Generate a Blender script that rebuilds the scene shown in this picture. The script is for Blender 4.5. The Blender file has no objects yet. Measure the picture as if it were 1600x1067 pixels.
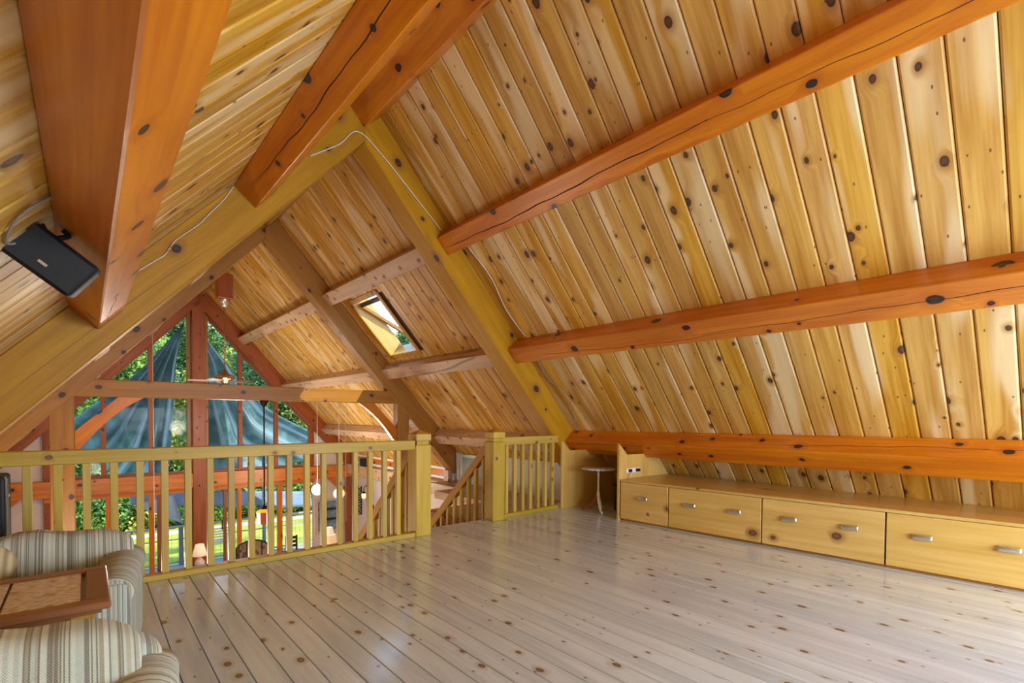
import bpy, bmesh, math, random
from math import sin, cos, tan, radians, pi, atan2, sqrt
from mathutils import Matrix, Vector
random.seed(7)
sc = bpy.context.scene
COL = sc.collection

# ------------------------------------------------------------------ camera
F_PX, CX, CY = 781.4, 800.6, 670.6
yaw, pitch, roll = .705207, -.0242909, .0069378
fw = Vector((sin(yaw)*cos(pitch), cos(yaw)*cos(pitch), sin(pitch)))
r0 = Vector((cos(yaw), -sin(yaw), 0)); u0 = r0.cross(fw)
rr = r0*cos(roll) + u0*sin(roll); uu = -r0*sin(roll) + u0*cos(roll)
cam = bpy.data.cameras.new('camera'); camo = bpy.data.objects.new('camera', cam); COL.objects.link(camo)
cam.sensor_width = 36; cam.lens = F_PX/1600*36
cam.shift_x = (800-CX)/1600; cam.shift_y = (CY-533.5)/1600
cam.clip_end = 400; cam.clip_start = .02
camo.matrix_world = Matrix(((rr.x, uu.x, -fw.x, 0), (rr.y, uu.y, -fw.y, 0), (rr.z, uu.z, -fw.z, 1.35), (0, 0, 0, 1)))
sc.camera = camo

# ------------------------------------------------------------------ world, sun, large lights, exposure
EXPOSURE = 0.45
SKY_STRENGTH = 2.3
SUN_STRENGTH = 4.8
REAR_FILL = 300
LOFT_FILL = 26
HALL_FILL = 115
w = bpy.data.worlds.new('sky'); sc.world = w; w.use_nodes = True
nt = w.node_tree; bg = nt.nodes['Background']
tc = nt.nodes.new('ShaderNodeTexCoord'); sx = nt.nodes.new('ShaderNodeSeparateXYZ')
rm = nt.nodes.new('ShaderNodeValToRGB')
nt.links.new(tc.outputs['Generated'], sx.inputs[0]); nt.links.new(sx.outputs['Z'], rm.inputs[0])
rm.color_ramp.elements[0].position = 0; rm.color_ramp.elements[0].color = (.80, .88, .95, 1)
rm.color_ramp.elements[1].position = .6; rm.color_ramp.elements[1].color = (.17, .40, .80, 1)
nt.links.new(rm.outputs[0], bg.inputs[0]); bg.inputs[1].default_value = SKY_STRENGTH

def light(name, kind, loc, energy, color=(1, 1, 1), rot=None, size=None, size_y=None, radius=None, angle=None):
    l = bpy.data.lights.new(name, kind); l.energy = energy; l.color = color
    if size: l.size = size
    if size_y: l.shape = 'RECTANGLE'; l.size_y = size_y
    if radius: l.shadow_soft_size = radius
    if angle: l.angle = angle
    o = bpy.data.objects.new(name, l); o.location = loc
    if rot is not None: o.rotation_euler = rot
    COL.objects.link(o); return o
light('sun', 'SUN', (0, 0, 30), SUN_STRENGTH, (1, .93, .8), Vector((-.45, .55, -.75)).to_track_quat('-Z', 'Y').to_euler(), angle=.01)
# added fill behind the camera, standing in for daylight from an unseen window
light('rear_fill', 'AREA', (3.7, -3.1, 1.15), REAR_FILL, (.70, .86, 1), Vector((0, 1, -.05)).to_track_quat('-Z', 'Z').to_euler(), size=4.4, size_y=1.6)
vs = sc.view_settings
sc.display_settings.display_device = 'sRGB'
vs.view_transform = 'Standard'; vs.look = 'None'; vs.gamma = 1; vs.use_curve_mapping = False; vs.exposure = EXPOSURE
sc.cycles.use_denoising = True
sc.cycles.max_bounces = 8; sc.cycles.diffuse_bounces = 5; sc.cycles.glossy_bounces = 3; sc.cycles.transparent_max_bounces = 12
sc.cycles.sample_clamp_indirect = 6; sc.cycles.caustics_reflective = False; sc.cycles.caustics_refractive = False

# ------------------------------------------------------------------ roof numbers
TH = radians(47.9); S, C = sin(TH), cos(TH)
X0 = 2.44; ZR = (5.2 - S*X0)/C                 # ridge line (x, z) of the plank lining
def rp(side, t, w_, y):                        # t down the slope from the ridge, w_ inward from the lining
    return Vector((X0 + side*(t*C - w_*S), y, ZR - t*S - w_*C))
YB, YG = -3.2, 16.9                            # rear wall, gable glass
ZG = -3.2                                     # ground floor

# ------------------------------------------------------------------ material helpers
def nmat(name):
    m = bpy.data.materials.new(name); m.use_nodes = True
    return m, m.node_tree, m.node_tree.nodes['Principled BSDF']
def plain(name, col, rough=.5, metal=0, emit=None, es=1, spec=None, noise=0, nscale=8):
    m, t, b = nmat(name)
    b.inputs['Base Color'].default_value = (*col, 1); b.inputs['Roughness'].default_value = rough; b.inputs['Metallic'].default_value = metal
    if spec is not None: b.inputs['Specular IOR Level'].default_value = spec
    if emit: b.inputs['Emission Color'].default_value = (*emit, 1); b.inputs['Emission Strength'].default_value = es
    if noise:
        c = t.nodes.new('ShaderNodeTexCoord'); n = t.nodes.new('ShaderNodeTexNoise'); n.inputs['Scale'].default_value = nscale; n.inputs['Detail'].default_value = 4
        r = t.nodes.new('ShaderNodeValToRGB'); r.color_ramp.elements[0].color = (*[v*(1-noise) for v in col], 1); r.color_ramp.elements[1].color = (*[min(1, v*(1+noise)) for v in col], 1)
        r.color_ramp.elements[0].position = .3; r.color_ramp.elements[1].position = .7
        t.links.new(c.outputs['Object'], n.inputs['Vector']); t.links.new(n.outputs['Fac'], r.inputs[0]); t.links.new(r.outputs[0], b.inputs['Base Color'])
    return m
def vm(t, op, a, b=None, s=None):
    n = t.nodes.new('ShaderNodeVectorMath'); n.operation = op
    for i, v in enumerate((a, b)):
        if v is None: continue
        if isinstance(v, (tuple, list)): n.inputs[i].default_value = v
        else: t.links.new(v, n.inputs[i])
    if s is not None: n.inputs['Scale'].default_value = s
    return n.outputs['Value'] if op in ('LENGTH', 'DISTANCE') else n.outputs[0]
def mt(t, op, a, b=None, c=None, clamp=False):
    n = t.nodes.new('ShaderNodeMath'); n.operation = op; n.use_clamp = clamp
    for i, v in enumerate((a, b, c)):
        if v is None: continue
        if isinstance(v, (int, float)): n.inputs[i].default_value = v
        else: t.links.new(v, n.inputs[i])
    return n.outputs[0]
def mixc(t, f, a, b, mode='MIX'):
    n = t.nodes.new('ShaderNodeMix'); n.data_type = 'RGBA'; n.blend_type = mode
    for i, v in ((0, f), (6, a), (7, b)):
        if isinstance(v, (int, float)): n.inputs[i].default_value = v
        elif isinstance(v, tuple): n.inputs[i].default_value = (*v, 1) if len(v) == 3 else v
        else: t.links.new(v, n.inputs[i])
    return n.outputs[2]
def smooth(t, x, lo, hi):
    n = t.nodes.new('ShaderNodeMapRange'); n.interpolation_type = 'SMOOTHSTEP'
    t.links.new(x, n.inputs[0]); n.inputs[1].default_value = lo; n.inputs[2].default_value = hi; n.inputs[3].default_value = 0; n.inputs[4].default_value = 1
    return n.outputs[0]
def wood(name, dark, light_, streak=None, rough=.4, knots=(.5, 1.9, 5.0), flat=True, vary=.16, cracks=0, coat=0, knot_col=(.045, .018, .008), halo=(.30, .12, .03), bump=.15, gscale=1.0, spots=0):
    """long grain runs on local X; knots are slices of stretched cells; every object gets its own piece of the pattern"""
    m, t, b = nmat(name)
    tc = t.nodes.new('ShaderNodeTexCoord'); oi = t.nodes.new('ShaderNodeObjectInfo')
    rv = t.nodes.new('ShaderNodeCombineXYZ')
    t.links.new(mt(t, 'MULTIPLY', oi.outputs['Random'], 91.7), rv.inputs[0]); t.links.new(mt(t, 'MULTIPLY', oi.outputs['Random'], 53.3), rv.inputs[1]); t.links.new(mt(t, 'MULTIPLY', oi.outputs['Random'], 37.1), rv.inputs[2])
    p = vm(t, 'ADD', tc.outputs['Object'], rv.outputs[0])
    den, kx, ky = knots
    if flat: kp = vm(t, 'MULTIPLY', p, (kx, ky, .02))
    else:                                      # discs on all four long faces: y and z are folded into one axis
        s0 = t.nodes.new('ShaderNodeSeparateXYZ'); t.links.new(p, s0.inputs[0]); c0 = t.nodes.new('ShaderNodeCombineXYZ')
        t.links.new(mt(t, 'MULTIPLY', s0.outputs[0], kx), c0.inputs[0]); t.links.new(mt(t, 'MULTIPLY', mt(t, 'ADD', s0.outputs[1], s0.outputs[2]), ky), c0.inputs[1]); kp = c0.outputs[0]
    wob = t.nodes.new('ShaderNodeTexNoise'); wob.inputs['Scale'].default_value = 9; t.links.new(p, wob.inputs['Vector'])
    kp2 = vm(t, 'ADD', kp, vm(t, 'SCALE', wob.outputs['Color'], s=.10))
    vo = t.nodes.new('ShaderNodeTexVoronoi'); vo.voronoi_dimensions = '2D'; vo.inputs['Scale'].default_value = 1; vo.inputs['Randomness'].default_value = 1
    t.links.new(kp2, vo.inputs['Vector'])
    sp = t.nodes.new('ShaderNodeSeparateColor'); t.links.new(vo.outputs['Color'], sp.inputs[0])
    gate = mt(t, 'LESS_THAN', sp.outputs[0], den)
    size = mt(t, 'MULTIPLY_ADD', sp.outputs[1], 1.1, .45)
    d = mt(t, 'DIVIDE', vo.outputs['Distance'], size)
    # grain, bent round the knots
    bend = mt(t, 'MULTIPLY', mt(t, 'SUBTRACT', 1, smooth(t, d, .0, .45)), gate)
    cv = t.nodes.new('ShaderNodeCombineXYZ'); t.links.new(mt(t, 'MULTIPLY', bend, .07), cv.inputs[1])
    gp = vm(t, 'ADD', p, cv.outputs[0])
    n1 = t.nodes.new('ShaderNodeTexNoise'); n1.inputs['Scale'].default_value = 1; n1.inputs['Detail'].default_value = 4; n1.inputs['Roughness'].default_value = .62
    t.links.new(vm(t, 'MULTIPLY', gp, (1.3*gscale, 34*gscale, 34*gscale)), n1.inputs['Vector'])
    n2 = t.nodes.new('ShaderNodeTexNoise'); n2.inputs['Scale'].default_value = 1; n2.inputs['Detail'].default_value = 2
    t.links.new(vm(t, 'MULTIPLY', gp, (.8, 9, 9)), n2.inputs['Vector'])
    g = mt(t, 'ADD', mt(t, 'MULTIPLY', smooth(t, n1.outputs['Fac'], .30, .72), .45), mt(t, 'MULTIPLY', smooth(t, n2.outputs['Fac'], .32, .68), .55))
    col = mixc(t, g, dark, light_)
    if streak:
        n3 = t.nodes.new('ShaderNodeTexNoise'); n3.inputs['Scale'].default_value = 1; n3.inputs['Detail'].default_value = 1
        t.links.new(vm(t, 'MULTIPLY', vm(t, 'ADD', gp, (31, 17, 5)), (.7, 5, 5)), n3.inputs['Vector'])
        col = mixc(t, mt(t, 'MULTIPLY', smooth(t, n3.outputs['Fac'], .50, .66), .62), col, streak)
    hs = t.nodes.new('ShaderNodeHueSaturation')
    t.links.new(col, hs.inputs['Color'])
    rnd2 = mt(t, 'FRACT', mt(t, 'MULTIPLY', oi.outputs['Random'], 7.31))
    t.links.new(mt(t, 'MULTIPLY_ADD', oi.outputs['Random'], vary*2, 1-vary), hs.inputs['Value'])
    t.links.new(mt(t, 'MULTIPLY_ADD', rnd2, vary*1.2, 1-vary*.6), hs.inputs['Saturation'])
    col = hs.outputs[0]
    hl = mt(t, 'MULTIPLY', mt(t, 'SUBTRACT', 1, smooth(t, d, .05, .30)), mt(t, 'MULTIPLY', gate, .8))
    col = mixc(t, hl, col, halo)
    ring = mt(t, 'MULTIPLY', mt(t, 'SUBTRACT', 1, smooth(t, d, .085, .11)), gate)
    col = mixc(t, ring, col, knot_col)
    core = mt(t, 'MULTIPLY', mt(t, 'SUBTRACT', 1, smooth(t, d, .03, .075)), gate)
    col = mixc(t, mt(t, 'MULTIPLY', core, .35), col, tuple(min(1, v*2.6+.01) for v in knot_col))
    if spots:
        v2 = t.nodes.new('ShaderNodeTexVoronoi'); v2.voronoi_dimensions = '2D'; v2.inputs['Scale'].default_value = 1
        t.links.new(vm(t, 'MULTIPLY', p, (6, 13, 0)), v2.inputs['Vector'])
        s2 = t.nodes.new('ShaderNodeSeparateColor'); t.links.new(v2.outputs['Color'], s2.inputs[0])
        k2 = mt(t, 'MULTIPLY', mt(t, 'SUBTRACT', 1, smooth(t, v2.outputs['Distance'], .05, .1)), mt(t, 'LESS_THAN', s2.outputs[0], spots))
        col = mixc(t, mt(t, 'MULTIPLY', k2, .8), col, knot_col)
    if cracks:
        n4 = t.nodes.new('ShaderNodeTexNoise'); n4.inputs['Scale'].default_value = 1; n4.inputs['Detail'].default_value = 1.5
        t.links.new(vm(t, 'MULTIPLY', gp, (.10, 1.1, 1.1)), n4.inputs['Vector'])
        ca = mt(t, 'ABSOLUTE', mt(t, 'SUBTRACT', n4.outputs['Fac'], .5))
        n5 = t.nodes.new('ShaderNodeTexNoise'); n5.inputs['Scale'].default_value = 1; t.links.new(vm(t, 'MULTIPLY', p, (.6, 1.5, 1.5)), n5.inputs['Vector'])
        ck = mt(t, 'MULTIPLY', mt(t, 'SUBTRACT', 1, smooth(t, ca, .0016, .0048)), smooth(t, n5.outputs['Fac'], .50, .58))
        col = mixc(t, mt(t, 'MULTIPLY', ck, cracks), col, (.03, .012, .006))
    t.links.new(col, b.inputs['Base Color'])
    b.inputs['Roughness'].default_value = rough
    b.inputs['Coat Weight'].default_value = coat; b.inputs['Coat Roughness'].default_value = .12
    if bump:
        bp = t.nodes.new('ShaderNodeBump'); bp.inputs['Strength'].default_value = bump; bp.inputs['Distance'].default_value = .004
        t.links.new(g, bp.inputs['Height']); t.links.new(bp.outputs[0], b.inputs['Normal'])
    return m
M = {}
M['plank'] = wood('ceiling_pine', (.47, .21, .018), (.75, .455, .10), streak=(.88, .72, .42), knots=(.30, 3.4, 4.8), vary=.10, rough=.48, spots=.13, halo=(.38, .17, .03), knot_col=(.07, .028, .010))
M['orange'] = wood('orange_timber', (.49, .115, .001), (.72, .245, .004), knots=(.50, 2.6, 3.4), flat=False, vary=.05, cracks=.0, rough=.33, knot_col=(.025, .014, .014), halo=(.46, .11, .010))
M['truss'] = wood('golden_timber', (.41, .19, .003), (.57, .295, .006), knots=(.32, 2.6, 3.4), flat=False, vary=.04, cracks=.4, rough=.5)
M['brown'] = wood('brown_timber', (.30, .125, .014), (.43, .20, .028), knots=(.36, 3.0, 3.8), flat=False, vary=.06, cracks=.6, rough=.42)
M['red'] = wood('red_brown_timber', (.25, .055, .008), (.38, .10, .014), knots=(.36, 3.0, 3.8), flat=False, vary=.06, cracks=.5, rough=.42)
M['pale'] = wood('pale_timber', (.52, .34, .21), (.68, .48, .33), knots=(.35, 4, 5), flat=False, vary=.05, cracks=.6, rough=.5)
M['rail'] = wood('varnished_pine', (.45, .30, .032), (.62, .44, .08), knots=(.09, 6.5, 9), flat=False, vary=.09, rough=.48, knot_col=(.14, .06, .02), halo=(.42, .22, .04))
M['cab'] = wood('cabinet_pine', (.60, .365, .085), (.76, .51, .17), knots=(.07, 3.5, 4.5), flat=False, vary=.05, rough=.3, spots=0, knot_col=(.14, .06, .02))
M['floor'] = wood('whitewashed_board', (.46, .555, .68), (.67, .77, .91), knots=(.22, 5, 8), vary=.06, rough=.17, spots=.10, knot_col=(.13, .10, .085), halo=(.46, .41, .36), coat=.5, bump=.15)
M['table'] = wood('cherry_wood', (.20, .075, .028), (.29, .12, .05), knots=(0, 1, 1), flat=False, vary=.03, rough=.32)
M['crack'] = plain('crack_shadow', (.035, .014, .008), .95)
M['dark_gap'] = plain('dark_backing', (.10, .05, .02), .9)
M['wall'] = plain('pale_pink_plaster', (.72, .66, .64), .85, noise=.04)
M['wall_grey'] = plain('white_painted_board', (.66, .68, .70), .7)
M['white'] = plain('white_paint', (.85, .86, .86), .45)
M['black'] = plain('black_plastic', (.010, .012, .017), .5, spec=.3)
M['blackcloth'] = plain('black_grille_cloth', (.008, .011, .016), .55, noise=.5, nscale=300)
M['iron'] = plain('dark_iron', (.03, .03, .03), .45, .8)
M['steel'] = plain('brushed_steel', (.72, .72, .72), .28, 1)
M['brass'] = plain('antique_brass', (.45, .33, .2), .3, 1)
M['wire'] = plain('white_cable', (.75, .72, .68), .5)
M['greycable'] = plain('grey_cable', (.30, .28, .27), .5)
M['ground_floor'] = wood('ground_floor_boards', (.40, .25, .15), (.52, .35, .22), knots=(.2, 2, 6), vary=.05, rough=.35)
# thin clear glass
def glass(name, tint=(1, 1, 1), gl=.07):
    m, t, b = nmat(name); t.nodes.remove(b)
    out = t.nodes['Material Output']; tr = t.nodes.new('ShaderNodeBsdfTransparent'); tr.inputs[0].default_value = (*tint, 1)
    g = t.nodes.new('ShaderNodeBsdfGlossy'); g.inputs['Roughness'].default_value = .02
    mx = t.nodes.new('ShaderNodeMixShader'); mx.inputs[0].default_value = gl
    t.links.new(tr.outputs[0], mx.inputs[1]); t.links.new(g.outputs[0], mx.inputs[2]); t.links.new(mx.outputs[0], out.inputs[0]); return m
M['glass'] = glass('window_glass', (.97, .99, .98), .004)

# ------------------------------------------------------------------ mesh helpers
def mesh(name, verts, faces, mat=None, smooth_=False):
    me = bpy.data.meshes.new(name); me.from_pydata([tuple(v) for v in verts], [], faces); me.update()
    if mat: me.materials.append(mat)
    if smooth_: me.polygons.foreach_set('use_smooth', [True]*len(me.polygons))
    return me
def bm_mesh(name, bm, mat=None, smooth_=False):
    me = bpy.data.meshes.new(name); bm.to_mesh(me); bm.free()
    if mat: me.materials.append(mat)
    if smooth_: me.polygons.foreach_set('use_smooth', [True]*len(me.polygons))
    return me
def link(name, me, parent=None, mw=None):
    o = bpy.data.objects.new(name, me); COL.objects.link(o)
    if mw is not None: o.matrix_basis = mw
    if parent is not None:
        o.parent = parent; o.matrix_parent_inverse = WORLD[parent.name].inverted()
    WORLD[o.name] = mw.copy() if mw is not None else Matrix.Identity(4)
    return o
WORLD = {}
def empty(name, loc, label=None, cat=None, group=None, kind=None):
    o = bpy.data.objects.new(name, None); COL.objects.link(o); o.location = loc; o.empty_display_size = .05
    WORLD[o.name] = Matrix.Translation(loc)
    return tag(o, label, cat, group, kind)
def tag(o, label=None, cat=None, group=None, kind=None):
    if label: o['label'] = label
    if cat: o['category'] = cat
    if group: o['group'] = group
    if kind: o['kind'] = kind
    return o
def box_bm(x0, x1, y0, y1, z0, z1, bev=0, bm=None, seg=1):
    own = bmesh.new(); r = bmesh.ops.create_cube(own, size=1)
    for v in own.verts:
        v.co = Vector(((x0+x1)/2 + v.co.x*(x1-x0), (y0+y1)/2 + v.co.y*(y1-y0), (z0+z1)/2 + v.co.z*(z1-z0)))
    if bev: bmesh.ops.bevel(own, geom=own.edges[:], offset=bev, segments=seg, affect='EDGES', profile=.5)
    if bm is None: return own
    me = bpy.data.meshes.new('t'); own.to_mesh(me); own.free(); bm.from_mesh(me); bpy.data.meshes.remove(me); return bm
def box(name, x0, x1, y0, y1, z0, z1, mat, parent=None, bev=0, axis='X', seg=1):
    """axis: which world axis the grain (local X) follows"""
    cx, cy, cz = (x0+x1)/2, (y0+y1)/2, (z0+z1)/2; dx, dy, dz = (x1-x0)/2, (y1-y0)/2, (z1-z0)/2
    if axis == 'X': R, d = Matrix.Identity(4), (dx, dy, dz)
    elif axis == 'Y': R, d = Matrix.Rotation(pi/2, 4, 'Z'), (dy, dx, dz)
    else: R, d = Matrix.Rotation(-pi/2, 4, 'Y'), (dz, dy, dx)
    me = bm_mesh(name, box_bm(-d[0], d[0], -d[1], d[1], -d[2], d[2], bev, seg=seg), mat)
    return link(name, me, parent, Matrix.Translation((cx, cy, cz)) @ R)
def frame_mat(p0, p1, up):
    x = (p1-p0).normalized(); y = up.cross(x).normalized(); z = x.cross(y)
    m = Matrix((x, y, z)).transposed().to_4x4(); m.translation = (p0+p1)/2
    return m
def beam(name, p0, p1, wy, wz, mat, parent=None, up=Vector((0, 0, 1)), bev=.008, seg=1, me=None):
    p0, p1 = Vector(p0), Vector(p1); L = (p1-p0).length
    if me is None: me = bm_mesh(name, box_bm(-L/2, L/2, -wy/2, wy/2, -wz/2, wz/2, bev, seg=seg), mat)
    return link(name, me, parent, frame_mat(p0, p1, Vector(up)))
def prism(name, pts, y0, y1, mat, parent=None, plane='XZ', bev=0, origin=None, rot=None):
    """extrude a polygon given in XZ (or YZ / XY) between two values of the third axis"""
    n = len(pts)
    def P(a, b, c):
        return (a, c, b) if plane == 'XZ' else ((c, a, b) if plane == 'YZ' else (a, b, c))
    bm = bmesh.new()
    v0 = [bm.verts.new(P(a, b, y0)) for a, b in pts]; v1 = [bm.verts.new(P(a, b, y1)) for a, b in pts]
    bm.faces.new(v0); bm.faces.new(v1[::-1])
    for i in range(n): bm.faces.new((v0[i], v0[(i+1) % n], v1[(i+1) % n], v1[i]))
    bmesh.ops.recalc_face_normals(bm, faces=bm.faces)
    if bev: bmesh.ops.bevel(bm, geom=bm.edges[:], offset=bev, segments=1, affect='EDGES')
    mw = Matrix.Identity(4)
    if rot is not None:
        mw = rot; inv = rot.inverted()
        for v in bm.verts: v.co = inv @ v.co
    return link(name, bm_mesh(name, bm, mat), parent, mw)
def lathe(name, prof, loc, mat, parent=None, seg=24, smooth_=True):
    vs_, fs = [], []
    for r, z in prof:
        for k in range(seg): a = 2*pi*k/seg; vs_.append((r*cos(a), r*sin(a), z))
    for i in range(len(prof)-1):
        for k in range(seg):
            a, b_ = i*seg+k, i*seg+(k+1) % seg; fs.append((a, b_, b_+seg, a+seg))
    fs.append(tuple(range(seg))[::-1]); n = (len(prof)-1)*seg; fs.append(tuple(range(n, n+seg)))
    return link(name, mesh(name, vs_, fs, mat, smooth_), parent, Matrix.Translation(loc))
def tube(name, pts, r, mat, parent=None, seg=8, closed=False):
    pts = [Vector(p) for p in pts]; n = len(pts); vs_, fs = [], []
    rad = r if isinstance(r, (list, tuple)) else [r]*n
    org = pts[0].copy()
    for i, p in enumerate(pts):
        d = (pts[min(i+1, n-1)] - pts[max(i-1, 0)]).normalized()
        a = Vector((0, 0, 1)) if abs(d.z) < .9 else Vector((1, 0, 0))
        x = d.cross(a).normalized(); y = d.cross(x)
        for k in range(seg):
            q = 2*pi*k/seg; vs_.append(p - org + (x*cos(q)+y*sin(q))*rad[i])
    for i in range(n-1):
        for k in range(seg):
            a, b_ = i*seg+k, i*seg+(k+1) % seg; fs.append((a, b_, b_+seg, a+seg))
    fs.append(tuple(range(seg))[::-1]); fs.append(tuple(range((n-1)*seg, n*seg)))
    return link(name, mesh(name, vs_, fs, mat, True), parent, Matrix.Translation(org))
def smoothpts(pts, k=6):
    pts = [Vector(p) for p in pts]; out = []
    for i in range(len(pts)-1):
        p0 = pts[max(i-1, 0)]; p1 = pts[i]; p2 = pts[i+1]; p3 = pts[min(i+2, len(pts)-1)]
        for j in range(k):
            t = j/k
            out.append(.5*((2*p1) + (p2-p0)*t + (2*p0-5*p1+4*p2-p3)*t*t + (3*p1-p0-3*p2+p3)*t**3))
    out.append(pts[-1]); return out

# ================================================================== LARGE STRUCTURE
# ---- roof lining: one object per plank
PW = .2235
TL = 6.9                                        # slope length of a plank
def plank_mesh(L):
    hw = (PW-.006)/2; c = .012; t = .02
    prof = [(-hw, -t/2), (-hw, t/2-c), (-hw+c, t/2), (hw-c, t/2), (hw, t/2-c), (hw, -t/2)]   # local y, z ; +z is the room side
    vs_, fs = [], []
    for x in (-L/2, L/2):
        for y, z in prof: vs_.append((x, y, z))
    n = len(prof)
    for i in range(n): fs.append((i, (i+1) % n, n+(i+1) % n, n+i))
    fs.append(tuple(range(n))[::-1]); fs.append(tuple(range(n, 2*n)))
    return mesh('plank', vs_, fs, M['plank'])
SK = (8.2, 9.3, 2.12, 3.36)                     # skylight opening: y0, y1, t0, t1
full = plank_mesh(TL); top_me = plank_mesh(SK[2]); bot_me = plank_mesh(TL-SK[3])
for side, nm in ((1, 'ceiling'), (-1, 'ceiling')):
    def slab(bm, y0, y1, t0, t1):
        a = [rp(side, t0, -.02, y0), rp(side, t1, -.02, y0), rp(side, t1, -.02, y1), rp(side, t0, -.02, y1)]
        b_ = [rp(side, t0, -.20, y0), rp(side, t1, -.20, y0), rp(side, t1, -.20, y1), rp(side, t0, -.20, y1)]
        v = [bm.verts.new(p) for p in a+b_]
        for f in ((0, 1, 2, 3), (7, 6, 5, 4), (0, 4, 5, 1), (1, 5, 6, 2), (2, 6, 7, 3), (3, 7, 4, 0)): bm.faces.new([v[i] for i in f])
    bm = bmesh.new()
    if side == 1:
        slab(bm, YB, SK[0], 0, TL); slab(bm, SK[1], YG+.6, 0, TL); slab(bm, SK[0], SK[1], 0, SK[2]); slab(bm, SK[0], SK[1], SK[3], TL)
    else: slab(bm, YB, YG+.6, 0, TL)
    bmesh.ops.recalc_face_normals(bm, faces=bm.faces)
    ceil = link(nm, bm_mesh(nm, bm, M['dark_gap']), None, Matrix.Identity(4)); tag(ceil, kind='structure')
    up = Vector((-side*S, 0, -C))
    k0 = math.floor((YB-.637)/PW)
    for k in range(k0, k0+92):
        yc = .637 + PW*(k+.5)
        if yc > YG-.02: break
        def put(me, t0, t1):
            a, b_ = rp(side, t0, -.01, yc), rp(side, t1, -.01, yc)
            link('plank', me, ceil, frame_mat(a, b_, up))
        if side == 1 and SK[0]-PW*.45 < yc < SK[1]+PW*.45:
            put(top_me, 0, SK[2]); put(bot_me, SK[3], TL)
        else: put(full, 0, TL)

# ---- loft floor boards
FP = .1435
def board_mesh(L):
    hw = FP/2-.002; c = .003
    prof = [(-hw, -.02), (-hw, -c), (-hw+c, 0), (hw-c, 0), (hw, -c), (hw, -.02)]
    vs_, fs = [], []
    for x in (-L/2, L/2):
        for y, z in prof: vs_.append((x, y, z))
    n = len(prof)
    for i in range(n): fs.append(((i+1) % n, i, n+i, n+(i+1) % n))
    fs.append(tuple(range(n))); fs.append(tuple(range(n, 2*n))[::-1])
    return mesh('floor_board', vs_, fs, M['floor'])
bm = bmesh.new()
box_bm(-2.2, 7.0, YB, 4.96, -.30, -.02, bm=bm); box_bm(2.98, 7.0, 4.96, 5.22, -.30, -.02, bm=bm); box_bm(4.2, 7.0, 5.22, 5.5, -.30, -.02, bm=bm)
fl = tag(link('floor', bm_mesh('floor', bm, M['dark_gap']), None, Matrix.Identity(4)), kind='structure')
mA, mB, mC = board_mesh(5.10-YB), board_mesh(5.24-YB), board_mesh(5.5-YB)
for k in range(-18, 47):
    xc = .354 + FP*(k+.5)
    me, ye = (mA, 5.10) if xc < 2.98 else ((mB, 5.24) if xc < 4.2 else (mC, 5.5))
    link('floor_board', me, fl, Matrix.Translation((xc, (ye+YB)/2, 0)) @ Matrix.Rotation(pi/2, 4, 'Z'))
tag(box('trim_1', -2.2, 2.98, 4.96, 5.08, -.30, -.021, M['wall_grey'], axis='X'), kind='structure')  # pale tone paints the sky's reflection into this floor edge

# ---- walls
def wall(name, mat, fn):
    bm = bmesh.new(); fn(bm); bmesh.ops.recalc_face_normals(bm, faces=bm.faces)
    return tag(link(name, bm_mesh(name, bm, mat), None, Matrix.Identity(4)), kind='structure')
wall('wall_back', M['plank'], lambda bm: box_bm(-2.3, 7.2, YB-.12, YB, -.3, 5.1, bm=bm))
wall('wall_below', M['wall'], lambda bm: box_bm(-2.2, 7.0, 3.9, 4.0, ZG, -.3, bm=bm))
wall('wall_left', M['wall'], lambda bm: box_bm(-2.24, -2.12, 4.0, YG, ZG, .05, bm=bm))
wall('wall_right', M['wall'], lambda bm: box_bm(7.0, 7.12, 4.0, YG, ZG, -.0, bm=bm))
tag(box('floor', -2.24, 7.12, 4.0, YG, ZG-.1, ZG, M['ground_floor'], axis='Y'), kind='structure')
# gable wall: solid cheeks either side of the glazing
def zroof(dx): return ZR - abs(dx)*tan(TH)
def gable_panel(sd):
    a, b_ = X0+sd*3.27, X0+sd*4.62
    pts = [(a, -.31), (b_, -.31), (b_, zroof(4.62)+.02), (a, zroof(3.27)+.02)]
    o = prism('wall_front', pts, YG, YG+.12, M['wall']); tag(o, kind='structure')
    if sd > 0:
        bm = bmesh.new(); box_bm(a, X0+3.34, YG, YG+.12, ZG, -.72, bm=bm); box_bm(X0+4.32, b_, YG, YG+.12, ZG, -.72, bm=bm)
        box_bm(X0+3.34, X0+4.32, YG, YG+.12, -1.45, -.72, bm=bm); box_bm(X0+3.34, X0+4.32, YG, YG+.12, ZG, -2.62, bm=bm)
        tag(link('wall_front', bm_mesh('wall_front', bm, M['wall']), None, Matrix.Identity(4)), kind='structure')
    else:
        tag(box('wall_front', min(a, b_), max(a, b_), YG, YG+.12, ZG, -.72, M['wall']), kind='structure')
gable_panel(1); gable_panel(-1)
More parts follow.
